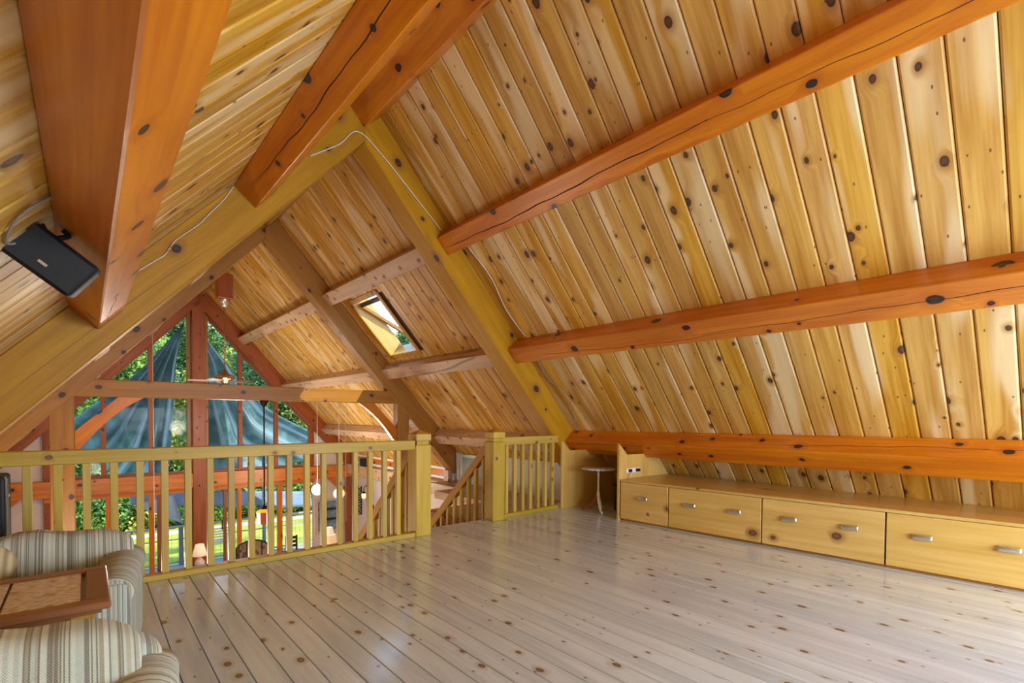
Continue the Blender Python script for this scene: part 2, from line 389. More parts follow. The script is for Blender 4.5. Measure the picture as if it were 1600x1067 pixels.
# knee wall of painted boards right of the stair, with its window, and the ledge before it
kw = empty('wall_right', (6.5, 7.6, -.15), kind='structure')
for i in range(14):
    y0 = 5.9 + i*.29
    if 8.5 < y0+.15 < 9.5: box('panel', 6.5, 6.53, y0, y0+.285, -.15, -.10, M['wall_grey'], kw); continue
    box('panel', 6.5, 6.53, y0, y0+.285, -.15, .53, M['wall_grey'], kw)
wn = empty('window_3', (6.5, 9.0, -.1), kind='structure')
bm = bmesh.new()
for a in ((8.46, 8.54, -.1, .5), (9.48, 9.56, -.1, .5), (8.54, 9.48, -.1, -.04), (8.54, 9.48, .44, .5)): box_bm(6.47, 6.55, a[0], a[1], a[2], a[3], bm=bm)
link('window_frame', bm_mesh('window_frame', bm, plain('pale_green_frame', (.62, .70, .60), .5)), wn, Matrix.Identity(4))
box('pane', 6.505, 6.51, 8.54, 9.48, -.04, .44, plain('dim_blue_pane', (.35, .45, .50), .1), wn)
ledge = empty('trim_2', (5.4, 7.6, -.3), kind='structure')
for i in range(12): box('floor_board', 4.20+i*.192, 4.20+i*.192+.188, 5.52, 7.0 if i < 6 else (8.7 if i < 9 else 9.9), -.30, -.15, M['ground_floor'], ledge, axis='Y')
box('trim_3', 4.14, 4.20, 5.22, 7.0, -.55, -.15, M['red'], axis='Y')['kind'] = 'structure'
# side wall strips above the girt
box('trim_4', 6.93, 7.0, 9.9, YG, .0, .06, M['white'], axis='Y')['kind'] = 'structure'
box('trim_5', 6.96, 7.0, 9.9, YG, -.17, .0, M['orange'], axis='Y')['kind'] = 'structure'
box('trim_6', 6.92, 7.0, 9.9, YG, -.24, -.17, M['white'], axis='Y')['kind'] = 'structure'

# ================================================================== TIMBER FRAME
def truss(y0, y1, mat, label, tmax, cat='truss', depth=.39, post=None):
    root = empty('timber_truss', (X0, (y0+y1)/2, ZR-.3), label, cat)
    ym = (y0+y1)/2
    for sd in (1, -1):
        # polygon in XZ: rafter with plumb cut at the foot and at the ridge
        wv = depth/C
        xe = tmax*C
        pts = [(X0, ZR), (X0+sd*xe, ZR-xe*tan(TH)), (X0+sd*xe, ZR-xe*tan(TH)-wv), (X0, ZR-wv)]
        rot = frame_mat(rp(sd, 0, depth/2, ym), rp(sd, tmax, depth/2, ym), Vector((0, 1, 0)))
        prism('rafter', pts, y0, y1, mat, root, bev=.01, rot=rot)
    return root
t1 = truss(5.5, 5.83, M['truss'], 'nearest golden brown timber rafter pair carrying white cable above the loft railing', 6.0)
t2 = truss(9.62, 9.9, M['brown'], 'brown timber truss with level tie beam, posts and curved braces beyond the railing', 6.0)
t3 = truss(16.58, 16.86, M['red'], 'dark red timber frame with tall centre post against the glass gable', 6.6)
# truss 2: tie, posts, braces
y0, y1 = 9.64, 9.86
beam('tie_beam', (X0-3.0, 9.75, 1.745), (X0+3.0, 9.75, 1.745), .22, .26, M['brown'], t2, bev=.01)
for sd in (1, -1):
    xa, xb = sorted((X0+sd*2.58, X0+sd*2.85))
    zt = zroof(2.7)-.4
    box('post', xa, xb, y0, y1, ZG, zt, M['brown'], t2, bev=.01, axis='Z')
    low = [];
    for k in range(9):
        a = k/8; x = 1.74 + .84*a; z = 1.62 - .86*a**1.0 + .10*sin(pi*a)
        low.append((X0+sd*x, z))
    pts = low + [(X0+sd*2.58, 1.10), (X0+sd*2.07, 1.62)]
    rot = frame_mat(Vector((X0+sd*1.9, 9.75, 1.62)), Vector((X0+sd*2.6, 9.75, .95)), Vector((0, 1, 0)))
    prism('brace', pts, 9.69, 9.81, M['orange'], t2, bev=.006, rot=rot)
    xk = X0+sd*3.96
    if sd > 0: box('knee_post', xk-.10, xk+.02, 9.66, 9.86, -.149, .12, M['pale'], t2, bev=.006, axis='Z')
# gable frame
box('centre_post', X0-.16, X0+.16, 16.60, 16.87, ZG, zroof(0)-.42, M['red'], t3, bev=.01, axis='Z')
box('girt', -2.1, 6.98, 16.62, 16.88, -.72, -.31, M['orange'], t3, bev=.01)
box('girt', 6.72, 6.98, 5.9, 16.6, -.62, -.27, M['pale'], t3, bev=.01, axis='Y')
for sd in (1, -1):
    xa, xb = sorted((X0+sd*4.32, X0+sd*4.46)); box('post', xa, xb, 16.64, 16.86, ZG, .1, M['red'], t3, bev=.008, axis='Z')
    xa, xb = sorted((X0+sd*4.34, X0+sd*4.54)); box('post', xa, xb, 16.64, 16.86, -.31, .02, M['red'], t3, bev=.008, axis='Z')
    x1, x2 = X0+sd*3.68, X0+sd*4.36
    pts = [(x1, -.72), (x1+sd*.20, -.72), (x2, -1.25), (x2, -1.46)]
    rot = frame_mat(Vector((x1, 16.75, -.72)), Vector((x2, 16.75, -1.4)), Vector((0, 1, 0)))
    prism('brace', pts, 16.68, 16.82, M['orange'], t3, bev=.006, rot=rot)

# purlins: one piece per bay and line
def purlin(side, ta, tb, y0, y1, mat, label, w_=.26, h=.25, ta1=None, bev=.007, cracks=()):
    o0, o1 = rp(side, ta, w_/2, y0), rp(side, (ta1 if ta1 is not None else ta), w_/2, y1)
    o = beam('purlin', o0, o1, h, w_, mat, None, up=Vector((-side*S, 0, -C)), bev=bev)
    tag(o, label, 'beam')
    for (ya_, yb_, off, wd, face) in cracks:     # face 0: inner face, 1: the face up the slope, -1: the face down the slope
        rg = random.Random(int(ya_*100)+7); n = 40; vs_ = []; fs = []
        oo = (0.0, off)
        ph = rg.uniform(0, 6)
        for i in range(n+1):
            a = i/n; y = ya_+(yb_-ya_)*a
            tt_ = ta + ((ta1 if ta1 is not None else ta)-ta)*(y-y0)/(y1-y0)
            e = off + .022*sin(a*5+ph) + .006*sin(a*23+ph*2) + .003*sin(a*61)
            hw = wd*(.25+.75*sin(pi*a)**.6)*(.7+.3*sin(a*17+ph)**2)+.0004
            for sg_ in (-1, 1):
                if face == 0: vs_.append(rp(side, tt_+e+sg_*hw, w_+.0007, y))
                else: vs_.append(rp(side, tt_-face*(h/2+.0007), w_/2+e+sg_*hw, y))
        for i in range(n): fs.append((2*i, 2*i+1, 2*i+3, 2*i+2))
        org = Vector(vs_[0]); link('crack', mesh('crack', [v-org for v in vs_], fs, M['crack']), o, Matrix.Translation(org))
purlin(1, 1.975-.125-.03, 0, YB, 5.5, M['orange'], 'upper orange purlin with a long dark crack on the right ceiling slope', ta1=1.84, cracks=((5.45, 1.9, .02, .006, 0), (2.1, -1.5, .0, .0022, 0)))
purlin(1, 3.595, 0, YB, 5.5, M['orange'], 'middle orange purlin on the right ceiling slope above the cabinets', cracks=((5.3, 2.2, .05, .0025, 0), (2.6, -1.0, .01, .003, 0)))
purlin(1, 5.29, 0, YB, 5.5, M['orange'], 'lowest orange purlin just above the row of storage cabinets', ta1=5.39, cracks=((5.2, 3.2, .05, .0025, 0), (2.6, .2, .02, .003, 1)))
purlin(1, .185, 0, YB, 5.5, M['orange'], 'orange ridge beam at the peak over the loft', w_=.29)
purlin(-1, 1.70, 0, YB, 5.5, M['orange'], 'cracked orange purlin high on the left slope, second from the left', ta1=1.86, cracks=((5.2, 1.5, .0, .004, -1),))
purlin(-1, 3.675, 0, YB, 5.5, M['orange'], 'leftmost large orange purlin beside the hanging black speaker', cracks=((5.4, 4.2, .03, .003, 0),))
for (ta, w_, nm) in ((1.835, .24, 'upper'), (3.63, .24, 'middle'), (5.48, .24, 'lowest')):
    purlin(1, ta, 0, 5.83, 9.62, M['pale'], '%s pale grey brown purlin in the skylight bay' % nm, w_=w_, h=.24)
    purlin(1, ta+.0, 0, 9.9, 16.6, M['pale'], '%s pale grey purlin in the far right roof bay by the gable' % nm, w_=w_, h=.24)
    if nm != 'lowest':
        purlin(-1, ta, 0, 5.83, 9.62, M['pale'], '%s pale purlin on the left slope between the first two trusses' % nm, w_=w_, h=.24)
        purlin(-1, ta, 0, 9.9, 16.6, M['pale'], '%s pale purlin on the left slope next to the glass gable' % nm, w_=w_, h=.24)
purlin(-1, 5.48, 0, 9.9, 16.6, M['red'], 'lowest red brown purlin at the far left corner near the gable', w_=.24, h=.24)
purlin(1, .17, 0, 5.83, 16.6, M['brown'], 'brown ridge beam running to the glass gable', w_=.26)

# ================================================================== GLAZED GABLE
def ztop(dx): return 4.42 - abs(dx)*1.107
win = empty('window_1', (X0, YG, -.3), kind='structure')
edges = [-3.20, -2.17, -2.06, -1.16, -1.04, -.24, .24, 1.04, 1.16, 2.06, 2.17, 3.20]
def frame_poly(name, pts, y0, y1, mat, root): return prism(name, pts, y0, y1, mat, root, bev=.004)
for xm in (-2.115, -1.10, 1.10, 2.115):
    box('mullion', X0+xm-.055, X0+xm+.055, 16.84, 17.0, -.25, ztop(xm)+.05, M['red'], win, bev=.004, axis='Z')
for sd in (1, -1):
    xa, xb = sorted((X0+sd*3.12, X0+sd*3.27)); box('mullion', xa, xb, 16.82, 17.0, -.25, ztop(3.2)+.16, M['red'], win, bev=.004, axis='Z')
    xa, xb = sorted((X0+sd*.16, X0+sd*.26)); box('mullion', xa, xb, 16.85, 17.0, -.25, ztop(.2)+.10, M['brown'], win, bev=.004, axis='Z')
    # raking head between rafter and glass
    pts = [(X0, ztop(0)), (X0+sd*3.27, ztop(3.27)), (X0+sd*3.27, ztop(3.27)+.62), (X0, ztop(0)+.62)]
    prism('frame', pts, 16.88, 16.99, M['red'], win, rot=frame_mat(Vector((X0, 16.9, ztop(0))), Vector((X0+sd*3.27, 16.9, ztop(3.27))), Vector((0, 1, 0))))
box('frame', X0-3.27, X0+3.27, 16.84, 17.0, -.32, -.25, M['red'], win, bev=.004)
for a, b_ in ((-3.12, -2.17), (-2.06, -1.155), (-1.045, -.26), (.26, 1.045), (1.155, 2.06), (2.17, 3.12)):
    pts = [(X0+a, -.25), (X0+b_, -.25), (X0+b_, ztop(b_)), (X0+a, ztop(a))]
    prism('pane', pts, 16.93, 16.94, M['glass'], win)
    # light inner bead along the glass
door = empty('door_1', (X0, YG, ZG), kind='structure')
for a, b_, mt_ in ((-3.27, -3.12, 'red'), (-2.09, -1.94, 'orange'), (-1.165, -1.05, 'orange'), (.16, .28, 'red'), (-.28, -.16, 'red'), (1.01, 1.12, 'orange'), (2.15, 2.29, 'orange'), (3.01, 3.16, 'orange'), (-.98, -.88, 'red'), (.64, .71, 'red')):
    box('stile', X0+a, X0+b_, 16.84, 16.98, ZG, -.72, M[mt_], door, bev=.004, axis='Z')
box('head_rail', X0-3.27, X0+3.27, 16.80, 16.98, -.86, -.721, M['orange'], door, bev=.004)
box('sill_rail', X0-3.27, X0+3.27, 16.84, 16.98, ZG, ZG+.12, M['orange'], door, bev=.004)
for a, b_ in ((-3.12, -2.09), (-1.94, -1.165), (-.88, -.28), (.28, .64), (.71, 1.01), (1.12, 2.15), (2.29, 3.01)):
    box('pane', X0+a, X0+b_, 16.91, 16.92, ZG+.12, -.86, M['glass'], door)
for sd in (-.83, .59): box('handle', X0+sd-.015, X0+sd+.015, 16.80, 16.838, -2.05, -1.75, M['iron'], door, bev=.004)

# framed opening in the far right corner
d2 = empty('window_2', (X0+3.83, YG, -2.6), kind='structure')
bm = bmesh.new()
for a in ((3.34, 3.42, -2.62, -1.45), (4.24, 4.32, -2.62, -1.45), (3.42, 4.24, -1.53, -1.45), (3.42, 4.24, -2.62, -2.54), (3.50, 3.53, -2.54, -1.53)):
    box_bm(X0+a[0], X0+a[1], YG-.03, YG+.1, a[2], a[3], bm=bm)
link('window_frame', bm_mesh('window_frame', bm, plain('beige_frame', (.62, .52, .42), .5)), d2, Matrix.Identity(4))
box('backing', X0+3.36, X0+4.3, YG+.28, YG+.30, -2.62, -1.45, plain('blue_grey_interior', (.25, .32, .38), .5, noise=.4), d2)
for z in (-1.86, -2.2): box('shelf', X0+3.53, X0+4.24, YG+.1, YG+.28, z, z+.03, M['iron'], d2)
box('pane', X0+3.53, X0+4.24, YG+.04, YG+.045, -2.54, -1.53, M['glass'], d2)

# ---- skylight
sk = empty('skylight', tuple(rp(1, 2.74, 0, 8.75)), 'wooden skylight with its sash tilted open in the right slope beyond the rafter', 'skylight')
up = Vector((-S, 0, -C))
def skb(name, ya, yb, ta, tb, w0, w1, mat):
    p0, p1 = rp(1, ta, (w0+w1)/2, (ya+yb)/2), rp(1, tb, (w0+w1)/2, (ya+yb)/2)
    return beam(name, p0, p1, abs(yb-ya), abs(w1-w0), mat, sk, up=up, bev=.003)
ya, yb, ta, tb = SK
for nm, a in (('casing', (ya-.07, ya+.02, ta-.07, tb+.07)), ('casing', (yb-.02, yb+.07, ta-.07, tb+.07)), ('casing', (ya+.02, yb-.02, ta-.07, ta+.02)), ('casing', (ya+.02, yb-.02, tb-.02, tb+.07))):
    skb(nm, *a, -.0, .022, M['truss'])
for nm, a in (('lining', (ya, ya+.02, ta, tb)), ('lining', (yb-.02, yb, ta, tb)), ('lining', (ya+.02, yb-.02, ta, ta+.02)), ('lining', (ya+.02, yb-.02, tb-.02, tb))):
    skb(nm, *a, -.34, .0, M['cab'])
# pivoting sash, tilted about its middle
piv = rp(1, (ta+tb)/2, -.33, (ya+yb)/2); X_ = Vector((C, 0, -S)); N_ = Vector((-S, 0, -C))
ang = radians(24)
xs_ = X_*cos(ang) - N_*sin(ang); ns_ = N_*cos(ang) + X_*sin(ang)
Lh, Wh = (tb-ta)/2-.04, (yb-ya)/2-.03
def sb(name, a0, a1, b0, b1, th, mat):
    p0 = piv + xs_*a0 + Vector((0, (b0+b1)/2, 0)); p1 = piv + xs_*a1 + Vector((0, (b0+b1)/2, 0))
    return beam(name, p0, p1, abs(b1-b0), th, mat, sk, up=ns_, bev=.003)
fr = M['iron']
sb('sash', -Lh, Lh, -Wh, -Wh+.07, .06, M['brown']); sb('sash', -Lh, Lh, Wh-.07, Wh, .06, M['brown']); sb('sash', -Lh, -Lh+.07, -Wh+.07, Wh-.07, .06, fr); sb('sash', Lh-.07, Lh, -Wh+.07, Wh-.07, .06, fr)
sb('pane', -Lh+.07, Lh-.07, -Wh+.07, Wh-.07, .006, M['glass'])

# ================================================================== LOFT RAILINGS
def newel(x, y, label):
    root = empty('newel_post', (x, y, 0), label, 'post')
    h = .098
    box('shaft', x-h, x+h, y-h, y+h, 0, 1.03, M['rail'], root, bev=.008, axis='Z')
    box('neck', x-h+.022, x+h-.022, y-h+.022, y+h-.022, 1.03, 1.075, M['rail'], root, bev=.004, axis='Z')
    box('collar', x-h, x+h, y-h, y+h, 1.075, 1.155, M['rail'], root, bev=.008, axis='Z')
    vs_ = [(x-.085, y-.085, 1.155), (x+.085, y-.085, 1.155), (x+.085, y+.085, 1.155), (x-.085, y+.085, 1.155), (x, y, 1.20)]
    bm = bmesh.new(); v = [bm.verts.new(Vector(q)-Vector((x, y, 1.155))) for q in vs_]
    for f in ((0, 1, 4), (1, 2, 4), (2, 3, 4), (3, 0, 4), (3, 2, 1, 0)): bm.faces.new([v[i] for i in f])
    link('cap', bm_mesh('cap', bm, M['truss']), root, Matrix.Translation((x, y, 1.155)))
newel(2.885, 5.02, 'square yellow pine newel post at the left side of the stair opening')
newel(4.075, 5.14, 'square yellow pine newel post at the right side of the stair opening')
bal_me = bm_mesh('baluster', box_bm(-.465, .465, -.025, .025, -.025, .025, .003), M['rail'])
def railing(xa, ya_, xb, yb_, label, xs, z0=.05, ztop_=.98):
    root = empty('railing', ((xa+xb)/2, (ya_+yb_)/2, 0), label, 'railing')
    def yy(x): return ya_ + (yb_-ya_)*(x-xa)/(xb-xa)
    beam('top_rail', (xa, ya_, 1.03), (xb, yb_, 1.03), .09, .105, M['rail'], root, bev=.006)
    beam('bottom_rail', (xa, ya_, .0255), (xb, yb_, .0255), .10, .05, M['rail'], root, bev=.005)
    for x in xs: link('baluster', bal_me, root, Matrix.Translation((x, yy(x), .515)) @ Matrix.Rotation(-pi/2, 4, 'Y'))
    return root
railing(-2.0, 4.97, 2.787, 4.985, 'long yellow pine railing with square balusters left of the stair', [-.168+.1625*k for k in range(-10, 18)])
railing(4.173, 5.17, 5.335, 5.26, 'short yellow pine railing between right newel post and the alcove panel', [4.30+.158*k for k in range(7)])

# ================================================================== STAIR
st = empty('staircase', (3.45, 6.8, ZG), 'wooden stair dropping from the loft between the two newel posts', 'stairs')
SL = .905
for k in range(15):
    y0 = 5.26+k*.221; z = -.2*(k+1)
    box('tread', 2.93, 3.98, y0, y0+.25, z-.04, z, M['brown'], st, bev=.004)
for x in (2.90, 4.01):
    p0, p1 = Vector((x, 5.24, -.20)), Vector((x, 5.24+3.2, -.20-3.2*SL))
    beam('stringer', p0, p1, .05, .28, M['red'], st, bev=.004)
def stair_rail(x, yst, z0, n, label, mat):
    root = empty('handrail', (x, yst+1, z0-1), label, 'railing')
    L = 3.1
    beam('top_rail', (x, yst, z0), (x, yst+L, z0-L*SL), .07, .115, mat, root, bev=.006)
    for k in range(n):
        y = yst+.13+k*.1725; zt = z0-(y-yst)*SL-.03
        box('baluster', x-.025, x+.025, y-.025, y+.025, zt-.95, zt, M['rail'], root, bev=.003, axis='Z')
stair_rail(4.07, 5.24, .98, 16, 'sloping stair handrail with yellow balusters at the right newel post', M['truss'])
stair_rail(2.86, 5.12, .96, 16, 'sloping stair handrail seen through the left railing', M['truss'])

# ================================================================== ALCOVE PANELS, CABINETS
def side_panel(y, t, label, x0=5.34):
    pts = [(x0, 0), (x0, 1.01), (x0+.27, .755), (5.90, .755), (6.12, .93), (6.97, .005), (6.97, 0)]
    pts = [(x0, 0), (x0, 1.01), (x0+.17, .86), (5.89, .855), (6.12, .95), (6.95, .02), (6.95, 0)]
    rot = Matrix.Translation((x0, y, 0)) @ Matrix.Rotation(-pi/2, 4, 'Y')
    o = prism('partition', pts, y, y+t, M['cab'], None, bev=.002, rot=rot); tag(o, label, 'partition'); return o
side_panel(5.14, .03, 'yellow pine end panel closing the alcove beside the short railing')
side_panel(4.095, .035, 'yellow pine upright panel with power strip at the cabinet row end')
# the cabinet line runs slightly off the house axis
CA, CB = Vector((5.345, 4.075, 0)), Vector((5.59, .36, 0))
cdir = (CB-CA).normalized()                      # along the row, towards the camera side
cin = Vector((0, 0, 1)).cross(cdir).normalized() # into the cabinet
if cin.x < 0: cin = -cin
def CW(a, d, z): return CA + cdir*a + cin*d + Vector((0, 0, z))
CM = Matrix((cdir, cin, Vector((0, 0, 1)))).transposed().to_4x4()
def cbox(name, a0, a1, d0, d1, z0, z1, mat, parent=None, bev=.003, seg=1):
    me = bm_mesh(name, box_bm(-(a1-a0)/2, (a1-a0)/2, -(d1-d0)/2, (d1-d0)/2, -(z1-z0)/2, (z1-z0)/2, bev, seg=seg), mat)
    m = CM.copy(); m.translation = CW((a0+a1)/2, (d0+d1)/2, (z0+z1)/2)
    return link(name, me, parent, m)
def handle(a, root, door_):
    z = .325
    pts = []
    W = .070
    bm = box_bm(-W, W, -.036, .0, -.025, .025, .014, seg=3)
    m = CM.copy(); m.translation = CW(a, -.001, z)
    link('handle', bm_mesh('handle', bm, M['steel'], True), door_, m)
units = [(.0, .685, (.34,), 'first narrow pine storage cabinet with one metal handle beside the alcove'),
         (.69, 1.765, (.28, .80), 'second pine storage cabinet with two metal handles, next to the narrow one'),
         (1.77, 2.835, (.27, .795), 'third pine storage cabinet with two metal handles, before the nearest one'),
         (2.84, 3.93, (.26, .80), 'nearest pine storage cabinet with two metal handles at the right edge'),
         (3.935, 5.0, (.27, .80), 'pine storage cabinet continuing beyond the right picture edge')]
for a0, a1, hs_, lab in units:
    p = CW((a0+a1)/2, .3, 0)
    root = empty('storage_cabinet', tuple(p), lab, 'cabinet', 'storage cabinets under the sloping ceiling')
    cbox('body', a0+.004, a1-.004, .022, .62, .03, .508, M['cab'], root)
    cbox('plinth', a0, a1, .03, .6, 0, .03, M['brown'], root, bev=0)
    f = cbox('drawer_front', a0+.004, a1-.006, 0, .021, .028, .505, M['cab'], root, bev=.002)
    for h in hs_: handle(a0+h, root, f)
top = cbox('worktop', -.0, 5.0, -.008, 1.06, .510, .538, M['cab'], None, bev=.003)
tag(top, 'long pine worktop over the cabinets under the lowest purlin', 'worktop')
# power strip on the panel
ps = empty('power_strip', (5.6, 4.08, .64), 'small white power strip with black plugs on the pine panel', 'power strip')
def along(name, x0, x1, z0, z1, y0, y1, mat, par, bev=.004):
    return box(name, x0, x1, y0, y1, z0, z1, mat, par, bev=bev)
along('body', 5.47, 5.76, .615, .675, 4.065, 4.094, M['white'], ps)
along('plug', 5.50, 5.55, .625, .665, 4.035, 4.0655, M['black'], ps)
along('plug', 5.66, 5.73, .625, .665, 4.035, 4.0655, M['black'], ps)
tube('cord', smoothpts([(5.52, 4.04, .63), (5.515, 4.03, .58), (5.51, 4.045, .545)]), .006, M['wire'], ps)

# tripod table
tt = empty('tripod_table', (5.60, 4.66, 0), 'small white tripod table with blue patterned round top in the alcove', 'table')
m_, t_, b_ = nmat('blue_mosaic')
vo = t_.nodes.new('ShaderNodeTexVoronoi'); vo.inputs['Scale'].default_value = 26; tcn = t_.nodes.new('ShaderNodeTexCoord'); t_.links.new(tcn.outputs['Object'], vo.inputs['Vector'])
rp_ = t_.nodes.new('ShaderNodeValToRGB'); rp_.color_ramp.elements[0].color = (.07, .14, .27, 1); rp_.color_ramp.elements[1].color = (.60, .66, .72, 1); rp_.color_ramp.elements[1].position = .55
t_.links.new(vo.outputs['Distance'], rp_.inputs[0]); t_.links.new(rp_.outputs[0], b_.inputs['Base Color']); b_.inputs['Roughness'].default_value = .25
M['mosaic'] = m_
lathe('table_top', [(.0, .606), (.235, .606), (.25, .615), (.245, .628), (.0, .628)], (5.60, 4.66, 0), M['mosaic'], tt, seg=32)
lathe('pole', [(.02, .16), (.016, .2), (.026, .24), (.014, .30), (.013, .5), (.022, .54), (.014, .57), (.05, .606)], (5.60, 4.66, 0), M['white'], tt, seg=12)
for i, (a, mt_) in enumerate(((-128, 'white'), (118, 'red'), (20, 'white'))):
    a = radians(a); d = Vector((cos(a), sin(a), 0)); o = Vector((5.60, 4.66, 0))
    tube('leg', smoothpts([o+d*.01+Vector((0, 0, .22)), o+d*.06+Vector((0, 0, .15)), o+d*.15+Vector((0, 0, .05)), o+d*.24+Vector((0, 0, .022))]), [.022]*12+[.018]*7, M[mt_], tt)
# dark wheel-like shape stored at the back of the alcove
dk = empty('storage_bin', (6.0, 4.35, 0), 'dark bin in the shadow of the alcove behind the tripod table', 'bin')
box('bin_body', 5.80, 6.15, 4.16, 4.55, .0, .36, M['black'], dk, bev=.03, seg=2)
box('bin_lid', 5.79, 6.16, 4.15, 4.56, .36, .40, M['iron'], dk, bev=.012)

# ================================================================== SEATING
def stripes(name):
    m, t, b = nmat(name)
    uv = t.nodes.new('ShaderNodeUVMap'); uv.uv_map = 'UVMap'
    sp = t.nodes.new('ShaderNodeSeparateXYZ'); t.links.new(uv.outputs[0], sp.inputs[0])
    def cell(N, off=0.0):
        wn_ = t.nodes.new('ShaderNodeTexWhiteNoise'); wn_.noise_dimensions = '1D'
        t.links.new(mt(t, 'FLOOR', mt(t, 'MULTIPLY_ADD', sp.outputs[0], N, off)), wn_.inputs['W']); return wn_.outputs['Value']
    r = t.nodes.new('ShaderNodeValToRGB'); cr = r.color_ramp; cr.interpolation = 'CONSTANT'
    cr.elements[0].position = 0; cr.elements[0].color = (.44, .50, .44, 1)
    cr.elements[1].position = .85; cr.elements[1].color = (.30, .27, .17, 1)
    for p, c in ((.25, (.56, .61, .54, 1)), (.45, (.50, .54, .44, 1)), (.62, (.38, .36, .26, 1)), (.72, (.60, .64, .56, 1))):
        e = cr.elements.new(p); e.color = c
    t.links.new(cell(96), r.inputs[0])
    dk1 = mt(t, 'LESS_THAN', cell(270, .37), .24)
    base = mixc(t, mt(t, 'MULTIPLY', dk1, .85), r.outputs[0], (.10, .085, .06))
    class _r: outputs = [base]
    r = _r
    # woven beads along the stripe
    sv = mt(t, 'SINE', mt(t, 'MULTIPLY', sp.outputs[1], 620)); su = mt(t, 'SINE', mt(t, 'MULTIPLY', sp.outputs[0], 900))
    wv = mt(t, 'MULTIPLY_ADD', mt(t, 'MULTIPLY', sv, su), .5, .5)
    col = mixc(t, mt(t, 'MULTIPLY', wv, .32), r.outputs[0], (.62, .68, .62))
    t.links.new(col, b.inputs['Base Color']); b.inputs['Roughness'].default_value = .95
    b.inputs['Sheen Weight'].default_value = .2
    bp = t.nodes.new('ShaderNodeBump'); bp.inputs['Strength'].default_value = .5; bp.inputs['Distance'].default_value = .004
    t.links.new(wv, bp.inputs['Height']); t.links.new(bp.outputs[0], b.inputs['Normal'])
    return m
M['stripe'] = stripes('striped_weave')
def grid_mesh(name, fn, nu, nv, mat, uvf, closed_u=False, caps=False):
    bm = bmesh.new(); uvl = bm.loops.layers.uv.new('UVMap')
    V = [[bm.verts.new(fn(i/(nu), j/(nv))) for j in range(nv+1)] for i in range(nu if closed_u else nu+1)]
    N = len(V)
    for i in range(nu):
        for j in range(nv):
            i2 = (i+1) % N if closed_u else i+1
            f = bm.faces.new((V[i][j], V[i2][j], V[i2][j+1], V[i][j+1]))
            for l, (a, b_) in zip(f.loops, ((i, j), (i+1, j), (i+1, j+1), (i, j+1))): l[uvl].uv = uvf(a/nu, b_/nv)
    if caps:
        for j in (0, nv):
            f = bm.faces.new([V[i][j] for i in range(N)])
            for l in f.loops: l[uvl].uv = (l.vert.co.x, l.vert.co.z)
    bmesh.ops.recalc_face_normals(bm, faces=bm.faces)
    return bm_mesh(name, bm, mat, True)
def superbox(name, cx, cy, cz, hx, hy, hz, mat, parent, e=.35, wob=None, uv='x'):
    """rounded cushion"""
    nu, nv = 40, 20
    def sg(v, p): return math.copysign(abs(v)**p, v)
    def fn(u, v):
        a = 2*pi*u; b_ = -pi/2+pi*v
        x = sg(cos(a), e)*sg(cos(b_), e); y = sg(sin(a), e)*sg(cos(b_), e); z = sg(sin(b_), e)
        p = Vector((x*hx, y*hy, z*hz))
        if wob: p = p + wob(x, y, z)
        return p
    bm = bmesh.new(); uvl = bm.loops.layers.uv.new('UVMap')
    V = [[bm.verts.new(fn(i/nu, j/nv)) for j in range(nv+1)] for i in range(nu)]
    for i in range(nu):
        for j in range(nv):
            bm.faces.new((V[i][j], V[(i+1) % nu][j], V[(i+1) % nu][j+1], V[i][j+1]))
    bmesh.ops.remove_doubles(bm, verts=bm.verts, dist=1e-5)
    bmesh.ops.recalc_face_normals(bm, faces=bm.faces)
    for f in bm.faces:
        for l in f.loops:
            c = l.vert.co; l[uvl].uv = (c.x+cx, c.z+c.y) if uv == 'x' else (c.y*1.0+c.z*.0+cx, c.x+c.z)
    return link(name, bm_mesh(name, bm, mat, True), parent, Matrix.Translation((cx, cy, cz)))
